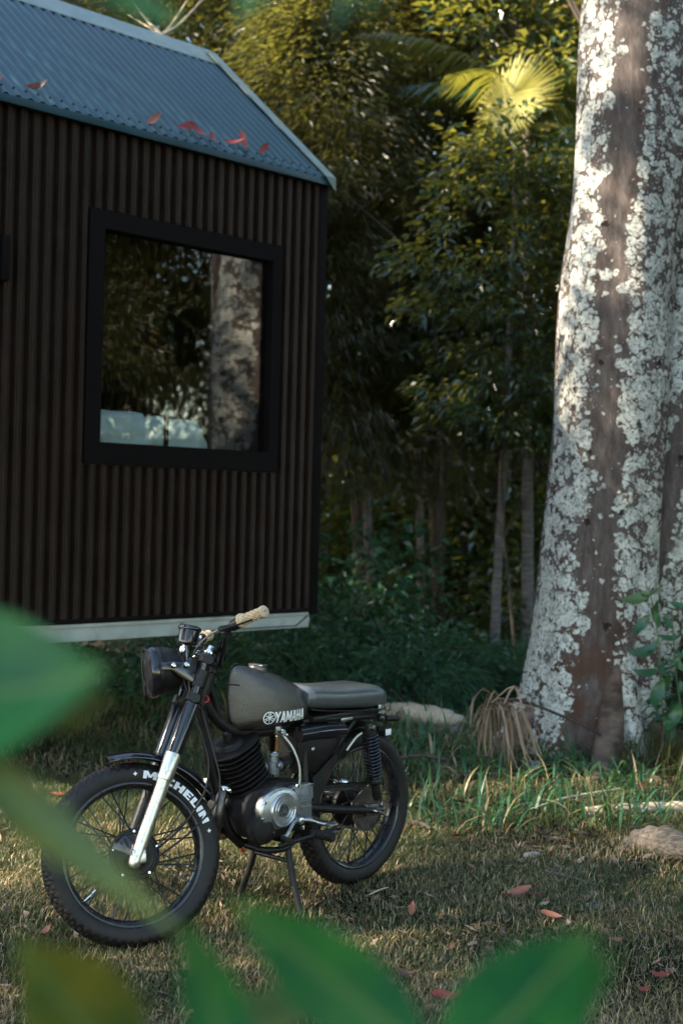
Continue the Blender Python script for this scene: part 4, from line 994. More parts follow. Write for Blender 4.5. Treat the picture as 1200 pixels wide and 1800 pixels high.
# ---------------- seat
ss = [(.372, .070, .768, .800), (.365, .092, .756, .822), (.345, .104, .748, .836), (.30, .110, .742, .834), (.24, .114, .736, .826), (.17, .117, .730, .821), (.09, .118, .724, .820), (.01, .117, .718, .817), (-.04, .112, .715, .808), (-.072, .100, .715, .793), (-.086, .078, .722, .772)]
V1 = []; n = 36; arr = np.array(ss); xf = np.linspace(0, len(ss)-1, 41)
for q in xf:
    i = int(min(q, len(ss)-1.0001)); t = q-i; s = arr[i]*(1-t)+arr[i+1]*t
    h_ = s[3]-s[2]
    for k in range(n):
        a = 2*pi*k/n; c, sn = cos(a), sin(a); yy = math.copysign(abs(c)**.5, c)*s[1]; zz = s[2]+h_*.5+math.copysign(abs(sn)**.62, sn)*h_*.5
        V1.append((s[0], yy, zz))
f = [(i*n+k, i*n+(k+1) % n, (i+1)*n+(k+1) % n, (i+1)*n+k) for i in range(len(xf)-1) for k in range(n)] + [tuple(range(n))[::-1], tuple((len(xf)-1)*n+k for k in range(n))]
seat = P('seat', 'seat_vinyl', MB().add(V1, f), ang=75)
P('seat_base', 'satin_black', MB().box((-.075, -.098, .700), (.345, .098, .722), .006), seat)
P('seat_piping', 'satin_black', MB().tube(catmull([(.36, .095, .752), (.30, .113, .742), (.10, .120, .723), (-.04, .113, .715), (-.085, .075, .718)], 6), .003, 6), seat)
P('grab_clip', 'alloy', MB().box((.135, .098, .690), (.20, .108, .702), .003).build('clip_plate', MATS['alloy'], seat) and MB().box((-.03, .098, .705), (-.015, .112, .735), .003), seat)
# side parts under the seat
tube('oil_tank', [(.415, .085, .660), (.30, .098, .662), (.185, .098, .655)], .030, 'gloss_black', sm=5)
sc_ = P('side_cover', 'satin_black', MB().prism([(.425, .69), (.20, .675), (.15, .60), (.20, .535), (.285, .50), (.365, .50), (.41, .56)], .070, .082), bevel=.006)
P('cover_screw', 'alloy', MB().lathe([(0, .005), (.007, .004), (.009, 0)], (.330, .082, .595), (0, 1, 0), 12), sc_)
P('side_cover', 'satin_black', MB().prism([(.425, .69), (.20, .675), (.15, .60), (.20, .535), (.285, .50), (.365, .50), (.41, .56)], -.082, -.070), bevel=.006)
P('air_box', 'engine_black', MB().box((.22, -.068, .50), (.40, .068, .69), .02))
rg_ = guard(0, RWH, .345, 52, 122, .050, 'rear_mudguard', 'satin_black', False, n=34)
P('mesh_guard', 'frame_black', MB().prism([(.335, .49), (.215, .565), (.20, .545), (.30, .40), (.335, .40)], .088, .092), moto)
# twisted pale tie on the frame
cable([(.172, .112, .575), (.150, .116, .60), (.118, .114, .622), (.085, .11, .632)], .0042, 'hose', False, 'twisted_tie')
# tail bracket and stub lamp
tl = P('tail_bracket', 'alloy', MB().prism([(-.015, .700), (-.045, .735), (-.055, .705), (-.045, .672), (-.005, .672)], .103, .107))
P('tail_stub', 'satin_black', MB().tube([(-.055, .11, .676), (-.125, .113, .668)], .013, 10).lathe([(0, 0), (.017, .003), (.018, .02), (0, .021)], (-.02, .105, .683), (0, 1, 0), 12), tl)
P('tail_bolt', 'chrome', MB().lathe([(0, .008), (.007, .007), (.009, 0)], (-.02, .126, .683), (0, 1, 0), 10), tl)

# ---------------- engine
eng = P('crankcase', 'engine_black', MB().prism([(.70, .445), (.665, .485), (.52, .50), (.40, .49), (.375, .45), (.375, .345), (.42, .300), (.60, .285), (.68, .315), (.71, .38)], -.105, .105), bevel=.016)
cd_ = Vector((sin(R(24)), 0, cos(R(24)))); c0 = Vector((.615, 0, .475))
P('cylinder', 'engine_black', MB().lathe([(.058, 0), (.058, .185), (.045, .20), (0, .20)], c0, cd_, 24), eng)
for i in range(9):
    rr = .098 if i < 6 else .104
    fm = MB(); h_ = .022+i*.0195; nn = 40; u = Vector((0, 1, 0)); w = cd_.cross(u)
    prof_ = []
    for k in range(nn):
        a = 2*pi*k/nn; c, s = cos(a), sin(a); prof_.append(c0+cd_*h_+u*(math.copysign(abs(c)**.75, c)*rr*.92)+w*(math.copysign(abs(s)**.75, s)*rr))
    fm.add(prof_+[p_+cd_*.0042 for p_ in prof_], [tuple(range(nn))[::-1], tuple(range(nn, 2*nn))]+[(k, (k+1) % nn, nn+(k+1) % nn, nn+k) for k in range(nn)])
    P('cooling_fin', 'engine_black', fm, eng, smooth=False)
P('spark_plug', 'satin_black', MB().tube(catmull([c0+cd_*.20, c0+cd_*.235, c0+cd_*.235+Vector((-.04, .01, .015))], 4), [.014]*5+[.010]*4, 10), eng)
cable([c0+cd_*.235+Vector((-.04, .01, .015)), (.60, .03, .71), (.56, .04, .735)], .004, 'satin_black', False, 'plug_lead')
P('head_stay', 'frame_black', MB().box((.69, -.012, .655), (.715, .012, .715), .003), eng)
# left flywheel housing: rounded shell with the round cap, then the square sprocket cover
fc = Vector((.553, 0, .405))
poly = []
for i in range(25):
    a = R(-75+ (250+75)*i/24); rr = .098+.012*cos(a-R(35)); poly.append((fc.x+rr*cos(a)*1.06, fc.z+rr*sin(a)*.80))
flh = P('flywheel_housing', 'alloy', MB().prism(poly, .10, .148), eng, bevel=.012, ang=50)
fcap = P('flywheel_cap', 'alloy', MB().lathe([(.064, -.02), (.064, .006), (.061, .010), (.057, .010), (.055, .007), (.047, .007), (.0455, .010), (.043, .010), (.0415, .007), (.034, .007), (.0325, .0095), (.031, .0095), (.0295, .006), (.0, .006)], fc+Vector((0, .148, 0)), (0, 1, 0), 48), flh)
P('cap_disc', 'satin_black', MB().lathe([(.0245, .005), (.0245, .0072), (0, .0072)], fc+Vector((0, .148, 0)), (0, 1, 0), 30), fcap)
emblem(lambda u, v: Vector((fc.x-u, .1562, fc.z+v)), .0225, 'cap_emblem', 'cast_alloy', fcap)
spc = P('sprocket_cover', 'cast_alloy', MB().prism([(.498, .476), (.470, .484), (.395, .484), (.378, .470), (.376, .425), (.384, .415), (.382, .350), (.395, .340), (.470, .338), (.492, .345)], .106, .134), eng, bevel=.006)
for z in (.442, .418, .398):
    P('cover_rib', 'cast_alloy', MB().box((.40, .1345, z-.0025), (.478, .1385, z+.0025), .001), spc)
for x, z in ((.487, .467), (.39, .476), (.39, .348), (.484, .352), (.645, .445), (.655, .385), (.60, .33)):
    P('case_screw', 'chrome', MB().lathe([(0, .006), (.0055, .005), (.0065, 0), (.0065, -.01)], (x, .1355 if x < .5 else .146, z), (0, 1, 0), 8), spc)
P('neutral_switch', 'chrome', MB().lathe([(0, .012), (.006, .011), (.009, .004), (.009, 0)], (.468, .134, .478), (0, .3, 1), 8), spc)
# lower belly: oil pump cover and pipes
P('belly_cover', 'engine_black', MB().lathe([(0, .05), (.03, .048), (.055, .038), (.062, .02), (.064, 0)], (.63, .10, .345), (0, 1, 0), 24), eng)
# gear lever: toe bar with rubber, heel bar
gl = P('gear_lever', 'alloy', MB().tube(catmull([(.598, .205, .318), (.560, .190, .338), (.510, .165, .356), (.468, .155, .356), (.43, .165, .352), (.385, .185, .335), (.355, .20, .330)], 5), [.0065]*12+[.008]*10+[.006]*9, 10), eng)
P('lever_boss', 'alloy', MB().lathe([(0, .0), (.013, .0), (.013, .05), (.009, .055), (0, .055)], (.475, .115, .355), (0, 1, 0), 14), gl)
P('toe_peg', 'rubber', MB().tube([(.598, .190, .318), (.600, .245, .316)], .0095, 10), gl)
P('heel_pad', 'cast_alloy', MB().box((.335, .185, .326), (.375, .225, .336), .004), gl)
P('boss_bolt', 'chrome', MB().lathe([(0, .012), (.006, .011), (.007, 0)], (.468, .168, .335), (0, .2, -1), 8).lathe([(0, .012), (.007, .011), (.008, 0)], (.484, .170, .365), (.3, .9, .2), 8), gl)
# foot rests
for sy in (1, -1):
    fp = P('foot_rest', 'frame_black', MB().tube([(.42, sy*.09, .295), (.415, sy*.15, .298), (.405, sy*.255, .302)], .009, 10))
    pg = MB().tube([(.412, sy*.165, .300), (.403, sy*.265, .303)], .015, 12)
    for k in range(7): pg.lathe([(.015, 0), (.0185, .002), (.0185, .006), (.015, .008)], Vector((.411-.0013*k*1.1, sy*(.172+.0135*k), .3)), (0, sy, 0), 12)
    P('rest_rubber', 'rubber', pg, fp)
# centre stand
st = P('centre_stand', 'frame_black', MB().tube([(.455, .075, .262), (.465, .115, .13), (.47, .165, .008)], [.013, .013, .012], 10).tube([(.455, -.075, .262), (.465, -.115, .13), (.47, -.165, .008)], [.013, .013, .012], 10).tube([(.461, -.10, .19), (.461, .10, .19)], .009, 8).tube([(.46, .165, .010), (.51, .17, .006)], .012, 8).tube([(.46, -.165, .010), (.51, -.17, .006)], .012, 8).tube([(.455, -.085, .262), (.455, .085, .262)], .012, 8))
P('stand_spring', 'dark_steel', MB().tube([Vector((.45+.0-.08*t/72, .06+.006*cos(t*pi/4), .20+.07*t/72+.006*sin(t*pi/4))) for t in range(73)], .0016, 5), st)
ks = P('side_stand', 'frame_black', MB().tube([(.515, .09, .255), (.40, .20, .305), (.33, .215, .315)], [.010, .009, .008], 8))
P('kick_spring', 'dark_steel', MB().tube([Vector((.41-.075*t/96, .215+.008*cos(t*pi/4), .294+.010*t/96+.008*sin(t*pi/4))) for t in range(97)], .002, 5), ks)
# exhaust
ex_ = P('exhaust_pipe', 'dark_steel', MB().tube(catmull([(.700, .012, .505), (.742, .022, .475), (.765, .028, .41), (.752, .0, .345), (.69, -.07, .30), (.60, -.13, .285), (.45, -.155, .30)], 6), [.019]*12+[.021]*10+[.026]*8+[.032]*7, 14))
P('pipe_flange', 'chrome', MB().lathe([(.02, 0), (.034, .001), (.036, .006), (.034, .014), (.02, .015)], (.728, .02, .489), (.62, .15, -.75), 20), ex_)
P('flange_nut', 'chrome', MB().lathe([(0, .01), (.006, .009), (.0075, 0)], (.752, .046, .496), (.6, .2, -.7), 6).lathe([(0, .01), (.006, .009), (.0075, 0)], (.748, -.012, .492), (.6, .2, -.7), 6), ex_)
P('muffler', 'chrome', MB().lathe([(.0, -.01), (.026, 0), (.036, .05), (.042, .12), (.042, .50), (.036, .56), (.018, .60), (0, .60)], (.46, -.158, .302), Vector((-1, -.02, .10)).normalized(), 22), ex_)
P('front_muffler', 'alloy', MB().lathe([(0, 0), (.03, 0), (.034, .006), (.034, .085), (.028, .10), (0, .10)], (.70, -.15, .430), (-1, 0, .05), 20).box((.665, -.14, .45), (.69, -.12, .50), .003), ex_)
# chain in links
def chain_path():
    r1, r2 = .032, .085; c1, c2 = Vector((.425, .0705, .41)), Vector((0, .0705, RWH)); pts = []
    for i in range(9): a = R(-80+170*i/8); pts.append((c1.x+r1*cos(a), .0705, c1.z+r1*sin(a)))
    for i in range(1, 20): t = i/20; pts.append((c1.x*(1-t)+(c2.x-.012)*t+0, .0705, (c1.z+r1)*(1-t)+(c2.z+r2)*t))
    for i in range(17): a = R(98+165*i/16); pts.append((c2.x+r2*cos(a), .0705, c2.z+r2*sin(a)))
    for i in range(1, 20): t = i/20; pts.append((c2.x*(1-t)+c1.x*t, .0705, (c2.z-r2)*(1-t)+(c1.z-r1)*t-.014*sin(pi*t)))
    return pts
cp = [Vector(p_) for p_ in chain_path()]; cp.append(cp[0]); dd = [0]
for a, b in zip(cp, cp[1:]): dd.append(dd[-1]+(b-a).length)
tot = dd[-1]; nl = 96; ch = MB()
def atd(s):
    s %= tot; i = max(0, min(len(dd)-2, int(np.searchsorted(dd, s))-1)); t = (s-dd[i])/max(1e-9, dd[i+1]-dd[i]); return cp[i].lerp(cp[i+1], t)
for k in range(nl):
    a, b = atd(tot*k/nl), atd(tot*(k+1)/nl); d = (b-a).normalized(); nrm = Vector((-d.z, 0, d.x)); o = .0055 if k % 2 else .0038
    for sg in (1, -1):
        v = []
        for yy in (o, o+.0014):
            for q, h_ in ((a-d*.003, .0035), (a+d*.002, .0052), (b-d*.002, .0052), (b+d*.003, .0035)): v += [q+nrm*h_+Vector((0, sg*yy, 0)), q-nrm*h_+Vector((0, sg*yy, 0))]
        ch.add(v, [(0,2,3,1),(2,4,5,3),(4,6,7,5),(8,9,11,10),(10,11,13,12),(12,13,15,14),(0,8,10,2),(2,10,12,4),(4,12,14,6),(1,3,11,9),(3,5,13,11),(5,7,15,13),(0,1,9,8),(6,14,15,7)])
    ch.tube([a+Vector((0, -.006, 0)), a+Vector((0, .006, 0))], .0035, 6)
tag(P('drive_chain', 'dark_steel', ch, smooth=False), kind='stuff')
P('chain_guard', 'frame_black', MB().prism([(.35, .455), (.10, .432), (-.02, .42), (-.02, .412), (.10, .421), (.35, .44)], .058, .088), moto)
# ================================================================ PALMS
def trunk_rings(h, r0, r1, lean, seed, n=46):
    rg_ = random.Random(seed); mb = MB(); pts = []; rad = []
    for i in range(n):
        t = i/(n-1); z = -.2+(h+.2)*t
        pts.append((lean[0]*t+.02*sin(t*5+seed), lean[1]*t, z)); rad.append((r0+(r1-r0)*t)*(1+.06*(i % 3 == 0)) + .03*math.exp(-max(z, 0)*4))
    return mb.tube(pts, rad, 14).mesh('trunk', MATS['palm_trunk'])
def fan_leaf(name, rad, spread, nseg, seed, depth=.78, curl=.25):
    """pleated fan: joined segments that split towards the rim"""
    rg_ = random.Random(seed); V = []; F_ = []; A = R(spread)
    for k in range(nseg):
        a0 = -A/2+A*k/nseg; a1 = -A/2+A*(k+1)/nseg; am = (a0+a1)/2
        Lk = rad*(.86+.14*rg_.random())*(.72+.28*cos(am*.75)); w_ = 1-.10*rg_.random(); b = len(V)
        jt = rg_.uniform(-.05, .05)
        for t, s in ((.06, 1), (.35, 1), (depth*.8, .98), (depth, .72), (1.0, .05)):
            r_ = Lk*t; z = -curl*rad*t*t*(1+jt) + (.0)
            h = (a1-a0)/2*s*w_
            V += [(r_*cos(am-h), r_*sin(am-h), z), (r_*cos(am), r_*sin(am), z+.028*rad*min(1, t*2)), (r_*cos(am+h), r_*sin(am+h), z)]
        for q in range(4):
            i = b+q*3; F_ += [(i, i+1, i+4, i+3), (i+1, i+2, i+5, i+4)]
    return np_mesh(name, np.array(V), np.array(F_), MATS['leaf_palm'], np.repeat([rg_.random() for _ in range(nseg)], 8))
FAN = [fan_leaf('frond', .62, 200, 34, 1), fan_leaf('frond', .60, 230, 38, 2, .85, .35), fan_leaf('frond', .55, 170, 28, 3)]
fpb = Vector((1.36, 12.35, gzf(1.36, 12.35)))
fpalm = empty('fan_palm', fpb, 0, 'slender fan palm with pleated yellow fronds lit by the sun', 'palm')
HP = 4.62
link(bpy.data.objects.new('trunk', trunk_rings(HP, .040, .028, (.10, .1), 4)), fpalm)
def frond(me, pos, direc, roll, s=1.0, stalk_from=(.10, .1, HP)):
    f_ = bpy.data.objects.new('frond', me); link(f_, fpalm)
    d = Vector(direc).normalized(); u = Vector((0, 0, 1)) - d*d.z; u = u.normalized(); w = u.cross(d)
    M = Matrix((( d.x, w.x, u.x), (d.y, w.y, u.y), (d.z, w.z, u.z))).to_4x4() @ Matrix.Rotation(roll, 4, 'X')
    M.translation = Vector(pos); f_.matrix_local = M @ Matrix.Scale(s, 4)
    MB().tube(catmull([stalk_from, Vector(stalk_from).lerp(Vector(pos), .5)+Vector((0, 0, .10)), pos], 4), [.012]*4+[.009]*5, 6).build('leaf_stalk', MATS['green_stem'], fpalm)
# two fronds stand out: an upright fan and a drooping one
def frond_n(me, pos, d, nrm, s, stalk_from=(.10, .1, HP)):
    f_ = bpy.data.objects.new('frond', me); link(f_, fpalm)
    d = Vector(d).normalized(); u = Vector(nrm); u = (u-d*u.dot(d)).normalized(); w = u.cross(d)
    M = Matrix(((d.x, w.x, u.x), (d.y, w.y, u.y), (d.z, w.z, u.z))).to_4x4(); M.translation = Vector(pos); f_.matrix_local = M @ Matrix.Scale(s, 4)
    MB().tube(catmull([stalk_from, Vector(stalk_from).lerp(Vector(pos), .5)+Vector((0, 0, .05)), pos], 4), [.011]*4+[.008]*5, 6).build('leaf_stalk', MATS['green_stem'], fpalm)
frond_n(FAN[0], (.0, -.10, 4.88), (.03, .12, 1), (-.70, -.66, .25), .98)
frond_n(FAN[1], (-.02, -.34, 4.92), (-.12, -.50, -.80), (-.66, -.62, .40), .66)
for k, (a, e) in enumerate(((2.6, .1), (.9, .5), (.2, -.2), (1.7, .9))):
    dv = Vector((cos(a)*cos(e), sin(a)*cos(e), sin(e))); frond(FAN[2 if k % 2 else 0], Vector((.10, .1, HP+.1))+dv*.34, dv+Vector((0, 0, -.2)), 0, .58)
# feather palms with a tall bare trunk
def feather_frond(seed, Lf=1.7, n=38, ll=.42, mat='leaf_broad'):
    rg_ = np.random.default_rng(seed); V = []; F_ = []; rn = []
    mb = MB()
    for i in range(n):
        t = .12+.88*i/n; x = Lf*t; z = .55*x-.42*x*x/Lf*1.25
        for s in (1, -1):
            L_ = ll*math.sin(pi*min(1, .18+t*.82))*(.85+.3*rg_.random()); b = len(V)
            d = np.array([.55, s*.75, -.35-.3*rg_.random()]); d /= np.linalg.norm(d); w = np.array([.016, 0, .006])
            p0 = np.array([x, 0, z])
            V += [p0-w*.6, p0+w*.6, p0+d*L_*.5+w+np.array([0, 0, .03]), p0+d*L_-np.array([0, 0, .10*L_]), p0+d*L_*.5-w+np.array([0, 0, .03])]
            F_ += [(b, b+1, b+2), (b, b+2, b+4), (b+4, b+2, b+3)]; rn += [rg_.random()]*3
    # rachis
    b = len(V); 
    for i in range(9):
        t = i/8; x = Lf*t; z = .55*x-.42*x*x/Lf*1.25; r_ = .012*(1-.8*t)
        V += [np.array([x, r_, z]), np.array([x, -r_, z]), np.array([x, 0, z-r_])]
    for i in range(8):
        for k in range(3):
            a0 = b+i*3+k; a1 = b+i*3+(k+1) % 3; F_ += [(a0, a1, a1+3), (a0, a1+3, a0+3)]; rn += [.6]*2
    return np_mesh('frond', np.array(V), np.array(F_), MATS[mat], np.array(rn))
FE = [feather_frond(1), feather_frond(2, 1.5)]
def feather_palm(x, y, h, r, lean, label, seed, nf=9):
    o = empty('feather_palm', (x, y, gzf(x, y)), seed*.7, label, 'palm', 'feather palms at the edge of the wood')
    link(bpy.data.objects.new('trunk', trunk_rings(h, r, r*.75, lean, seed)), o)
    for k in range(nf):
        f_ = link(bpy.data.objects.new('frond', FE[k % 2]), o); f_.location = (lean[0], lean[1], h-.03)
        f_.rotation_euler = (0, R(-12+22*((k*7) % 5)/2), k*2*pi/nf+seed)
feather_palm(1.70, 12.8, 5.2, .055, (.16, .1), 'grey ringed palm trunk right beside the big lichen trunk', 2)
feather_palm(.35, 14.2, 3.1, .05, (.1, -.2), 'short feather palm in the shadow past the cabin corner', 5, 10)
feather_palm(.95, 16.0, 2.6, .05, (-.1, 0), 'short feather palm deep in the dark of the wood', 9, 10)

# loose bare branch reaching out past the cabin eave
bb = MB(); 
A_, B_ = pix(540, 285, 12.6), pix(735, 470, 12.8); mid_ = pix(628, 360, 12.7)
bb.tube(catmull([A_, mid_, B_, B_+Vector((.25, .3, -.9))], 8), list(np.linspace(.006, .018, 25)), 7)
for t_ in (.3, .5, .75):
    q = A_.lerp(B_, t_); bb.tube([q, q+Vector((.10, .05, -.42*t_)), q+Vector((.02, .1, -.75*t_))], [.008, .006, .003], 5)
for t_ in (.45,):
    q = A_.lerp(B_, t_); bb.tube([q, q+Vector((.18, .02, .12)), q+Vector((.30, .1, .22))], [.008, .006, .003], 5)
tw = empty('dead_sapling', (B_.x+.25, B_.y+.3, gzf(B_.x+.25, B_.y+.3)), 0, 'dead sapling with a bare brown branch reaching towards the cabin eave', 'tree')
bb.tube(catmull([B_+Vector((.25, .3, -.9)), B_+Vector((.28, .3, -2.2)), (tw.location.x, tw.location.y, tw.location.z-.1)], 5), [.020]*4+[.026]*7, 8)
bb.xf(Matrix.Translation(-tw.location)).build('branch', MATS['twig_bark'], tw)
# pale bare twigs behind the ridge
tb = MB(); q0 = pix(285, 62, 12.4)
for (a, b, c) in (((330, 0), (300, 45), 0), ((215, -30), (255, 30), 0), ((360, -5), (318, 40), 0), ((225, 25), (262, 48), 0)):
    tb.tube(catmull([pix(*a, 12.6), pix(*b, 12.5), q0], 5), list(np.linspace(.006, .016, 11)), 6)
qb = Vector((q0.x-.1, 13.0, gzf(q0.x-.1, 13.0)))
tb.tube(catmull([q0, (q0.x-.05, 12.8, 3.0), qb-Vector((0, 0, .1))], 6), list(np.linspace(.016, .045, 13)), 8)
pt = empty('bare_tree', qb, 0, 'leafless tree with pale twigs sticking up behind the cabin ridge', 'tree')
tb.xf(Matrix.Translation(-qb)).build('trunk', MATS['dead_wood'], pt)

# ================================================================ UNDERGROWTH SHRUBS
def shrub_mesh(seed, h, rad, nC, nL, ll, lw, mat):
    rg_ = np.random.default_rng(seed); mb = MB(); C = []
    for i in range(nC):
        a = rg_.uniform(0, 2*pi); rr = rad*math.sqrt(rg_.random()); z = h*(.10+.95*rg_.random()**1.7)*(1-.45*(rr/rad)**2)
        C.append((rr*cos(a), rr*sin(a), z))
        if i % 2 == 0: mb.tube([(rr*.2*cos(a), rr*.2*sin(a), -.08), (rr*.7*cos(a), rr*.7*sin(a), z*.6), (rr*cos(a), rr*sin(a), z+.04)], [.006, .004, .002], 4, caps=False)
    V, Fq, rn = leaf_cloud(np.array(C), np.full((nC, 3), .16)*np.array([1, 1, .7]), nL, ll, lw, rg_, .3, np.array([0, 0, h*.1]))
    return np_mesh('foliage', V, Fq, MATS[mat], rn), mb.mesh('stem', MATS['twig_bark'])
SH = [shrub_mesh(21, .62, .75, 120, 15, .070, .034, 'leaf_shrub'), shrub_mesh(22, .95, .55, 100, 14, .080, .036, 'leaf_shrub'), shrub_mesh(23, .42, .8, 120, 14, .064, .032, 'leaf_shrub'), shrub_mesh(24, .55, .7, 120, 30, .10, .012, 'leaf_shrub'), shrub_mesh(25, .62, .75, 120, 16, .075, .036, 'leaf_broad'), shrub_mesh(26, .95, .55, 100, 15, .08, .038, 'leaf_broad')]  # last two repeat earlier shrubs in darker leaves, deep shade put into colour
def shrub(k, x, y, s, rz, label, grp='low shrubs under the trees'):
    o = empty('leafy_shrub', (x, y, gzf(x, y)), rz, label, 'shrub', grp); o.scale = (s, s, s)
    link(bpy.data.objects.new('foliage', SH[k][0]), o); link(bpy.data.objects.new('stem', SH[k][1]), o)
LOW = ['rounded green shrub in the thicket behind the motorcycle', 'tall upright leafy shrub in the thicket behind the motorcycle', 'low spreading green shrub in the thicket behind the motorcycle', 'narrow-leaved green shrub in the thicket behind the motorcycle']
for k, (q, x, y, s, rz) in enumerate(((0, -.05, 10.9, 1.0, .3), (1, .05, 11.6, 1.1, 2.0), (0, .62, 11.0, .95, 4.0), (3, 1.05, 10.9, .8, 1.0), (3, .45, 10.35, .9, 5.0), (0, -.55, 11.3, 1.0, 3.3), (3, -.35, 10.5, .95, .8), (1, .40, 12.3, .8, .8), (2, .9, 11.7, 1.0, 2.0), (2, 1.55, 11.6, 1.0, 5.2))):
    shrub(q, x, y, s, rz, LOW[q])
UND = ['rounded leafy shrub in the gloom past the cabin floor', '', 'low spreading shrub in the gloom past the cabin floor']
for k, (q, x, y, s, rz) in enumerate(((0, -1.3, 11.2, .9, 1.3), (2, -1.9, 11.6, 1.0, 2.3), (0, -2.6, 11.2, .9, .3), (0, -.9, 12.2, 1.0, 4.3), (2, -1.0, 10.6, .8, 5.0))):
    shrub(q, x, y, s, rz, UND[q], 'shrubs beyond the cabin floor')
for x_s, y_s, k_s, s_s in ((.9, 13.4, 1, 1.1), (2.1, 13.4, 0, 1.2), (2.6, 15.2, 1, 1.6), (2.0, 18.0, 0, 2.6), (3.3, 19.0, 0, 2.8), (.8, 19.0, 0, 2.6), (1.5, 20.8, 0, 3.0), (2.7, 21.5, 0, 3.2)):
    shrub(4+k_s, x_s, y_s, s_s, x_s*3, ('broad dim shrub sunk in the deep shade of the wood', 'tall dim shrub standing in the deep shade of the wood')[k_s], 'shrubs in the deep shade')
shrub(1, .02, 12.9, 1.6, 1.5, 'tall dim shrub against the dark of the wood beside the cabin corner')
shrub(0, 2.9, 9.3, 1.15, 1.5, 'bright green shrub crowding the second stem of the big trunk')
shrub(1, 2.30, 8.50, .85, 3.5, 'upright leafy shrub behind the climbing plant at the big trunk')
# ================================================================ LAWN
def blades(n, xs, ys, h, w, rg_, lay=.5, curve=.4):
    zb = gz(xs, ys) - .004
    a = rg_.uniform(0, 2*pi, n); d = np.stack([np.cos(a), np.sin(a), np.zeros(n)], 1); sd = np.stack([-np.sin(a), np.cos(a), np.zeros(n)], 1)
    la = (rg_.random(n)**1.2*lay*1.6)[:, None]; up = np.array([0, 0, 1.])
    p0 = np.stack([xs, ys, zb], 1); h = h[:, None]; w = w[:, None]
    v1 = unit(up+d*la*.8); v2 = unit(up*(1-curve*.5)+d*(la*1.6+curve)); 
    m = p0+v1*h*.55; t = m+v2*h*.5
    V = np.stack([p0-sd*w*.5, p0+sd*w*.5, m+sd*w*.42, t, m-sd*w*.42], 1).reshape(-1, 3); k = np.arange(n)*5
    return V, np.stack([k, k+1, k+2, k, k+2, k+4, k+4, k+2, k+3], 1).reshape(-1, 3)
rg_ = np.random.default_rng(42)
def vnoise(x, y, s, seed=0):
    return .5+.25*(np.sin(x*s+1.3+seed)*np.cos(y*s*1.2+.7*seed)+np.sin((x*.6+y)*s*1.7+seed*2.1))+.12*np.sin(x*s*3.1-y*s*2.7+seed)
def lawn(n, x0, x1, y0, y1, dens_min=.25):
    x = rg_.uniform(x0, x1, n*2); y = rg_.uniform(y0, y1, n*2)
    keep = rg_.random(n*2) < np.clip(vnoise(x, y, 2.3, 1)*1.1+.15, dens_min, 1)
    x, y = x[keep][:n], y[keep][:n]; return x, y
parts = []
for n_, box_ in ((185000, (-1.45, 1.75, 3.7, 7.0)), (70000, (-2.4, 2.4, 6.6, 10.8)), (26000, (-3.6, 3.8, 1.5, 11.5)), (9000, (-1.6, -.9, 5.8, 7.6))):
    parts.append(lawn(n_, *box_))
x = np.concatenate([p_[0] for p_ in parts]); y = np.concatenate([p_[1] for p_ in parts]); n_ = len(x)
# keep the blades off the big trunk
ok = (np.hypot(x-1.58, y-8.8) > .45); x, y = x[ok], y[ok]; n_ = len(x)
dry = np.clip(vnoise(x, y, 3.1, 4)*.75 + .18*sstep(5.4, 4.4, y) - .15*sstep(5.6, 7.2, y), 0, 1)
hgt = (.016+.034*rg_.random(n_)**1.6)*(1+.9*sstep(6.0, 7.6, y)+.3*vnoise(x, y, 1.5, 2))
V_, F2 = blades(n_, x, y, hgt, .0022+.0022*rg_.random(n_)+.0012*sstep(6, 9, y), rg_, .95, .55)
pick = np.where(rg_.random(n_) < dry*.85, .66+.34*rg_.random(n_), .62*rg_.random(n_))
go = link(bpy.data.objects.new('lawn_grass', np_mesh('lawn_grass', V_, F2, MATS['grass_blade'], np.repeat(pick, 3))))
tag(go, 'short patchy lawn grass, green mixed with straw', 'grass', kind='stuff')
# straw and leaf crumbs lying on the soil
n_ = 42000; x = rg_.uniform(-1.6, 2.3, n_); y = 3.8+rg_.random(n_)**1.2*6.0
keep = rg_.random(n_) < np.clip(vnoise(x, y, 2.6, 7)*.8+.5*np.exp(-((x-1.4)**2+(y-7.3)**2)/1.5), .05, 1); x, y = x[keep], y[keep]; n_ = len(x)
a = rg_.uniform(0, 2*pi, n_); d = np.stack([np.cos(a), np.sin(a), rg_.normal(size=n_)*.25], 1); s_ = np.stack([-np.sin(a), np.cos(a), rg_.normal(size=n_)*.3], 1)
L_ = (.006+.030*rg_.random(n_)**3)[:, None]; W_ = L_*(.10+.5*rg_.random(n_)[:, None]**2); p0 = np.stack([x, y, gz(x, y)+.004+.016*rg_.random(n_)], 1)
V_ = np.stack([p0-d*L_, p0+s_*W_, p0+d*L_, p0-s_*W_], 1).reshape(-1, 3); k = np.arange(n_)*4
tag(link(bpy.data.objects.new('leaf_litter', np_mesh('leaf_litter', V_, np.stack([k, k+1, k+2, k+3], 1), MATS['litter'], rg_.random(n_)))), 'fine brown leaf litter and straw scattered over the lawn', 'leaf litter', kind='stuff')
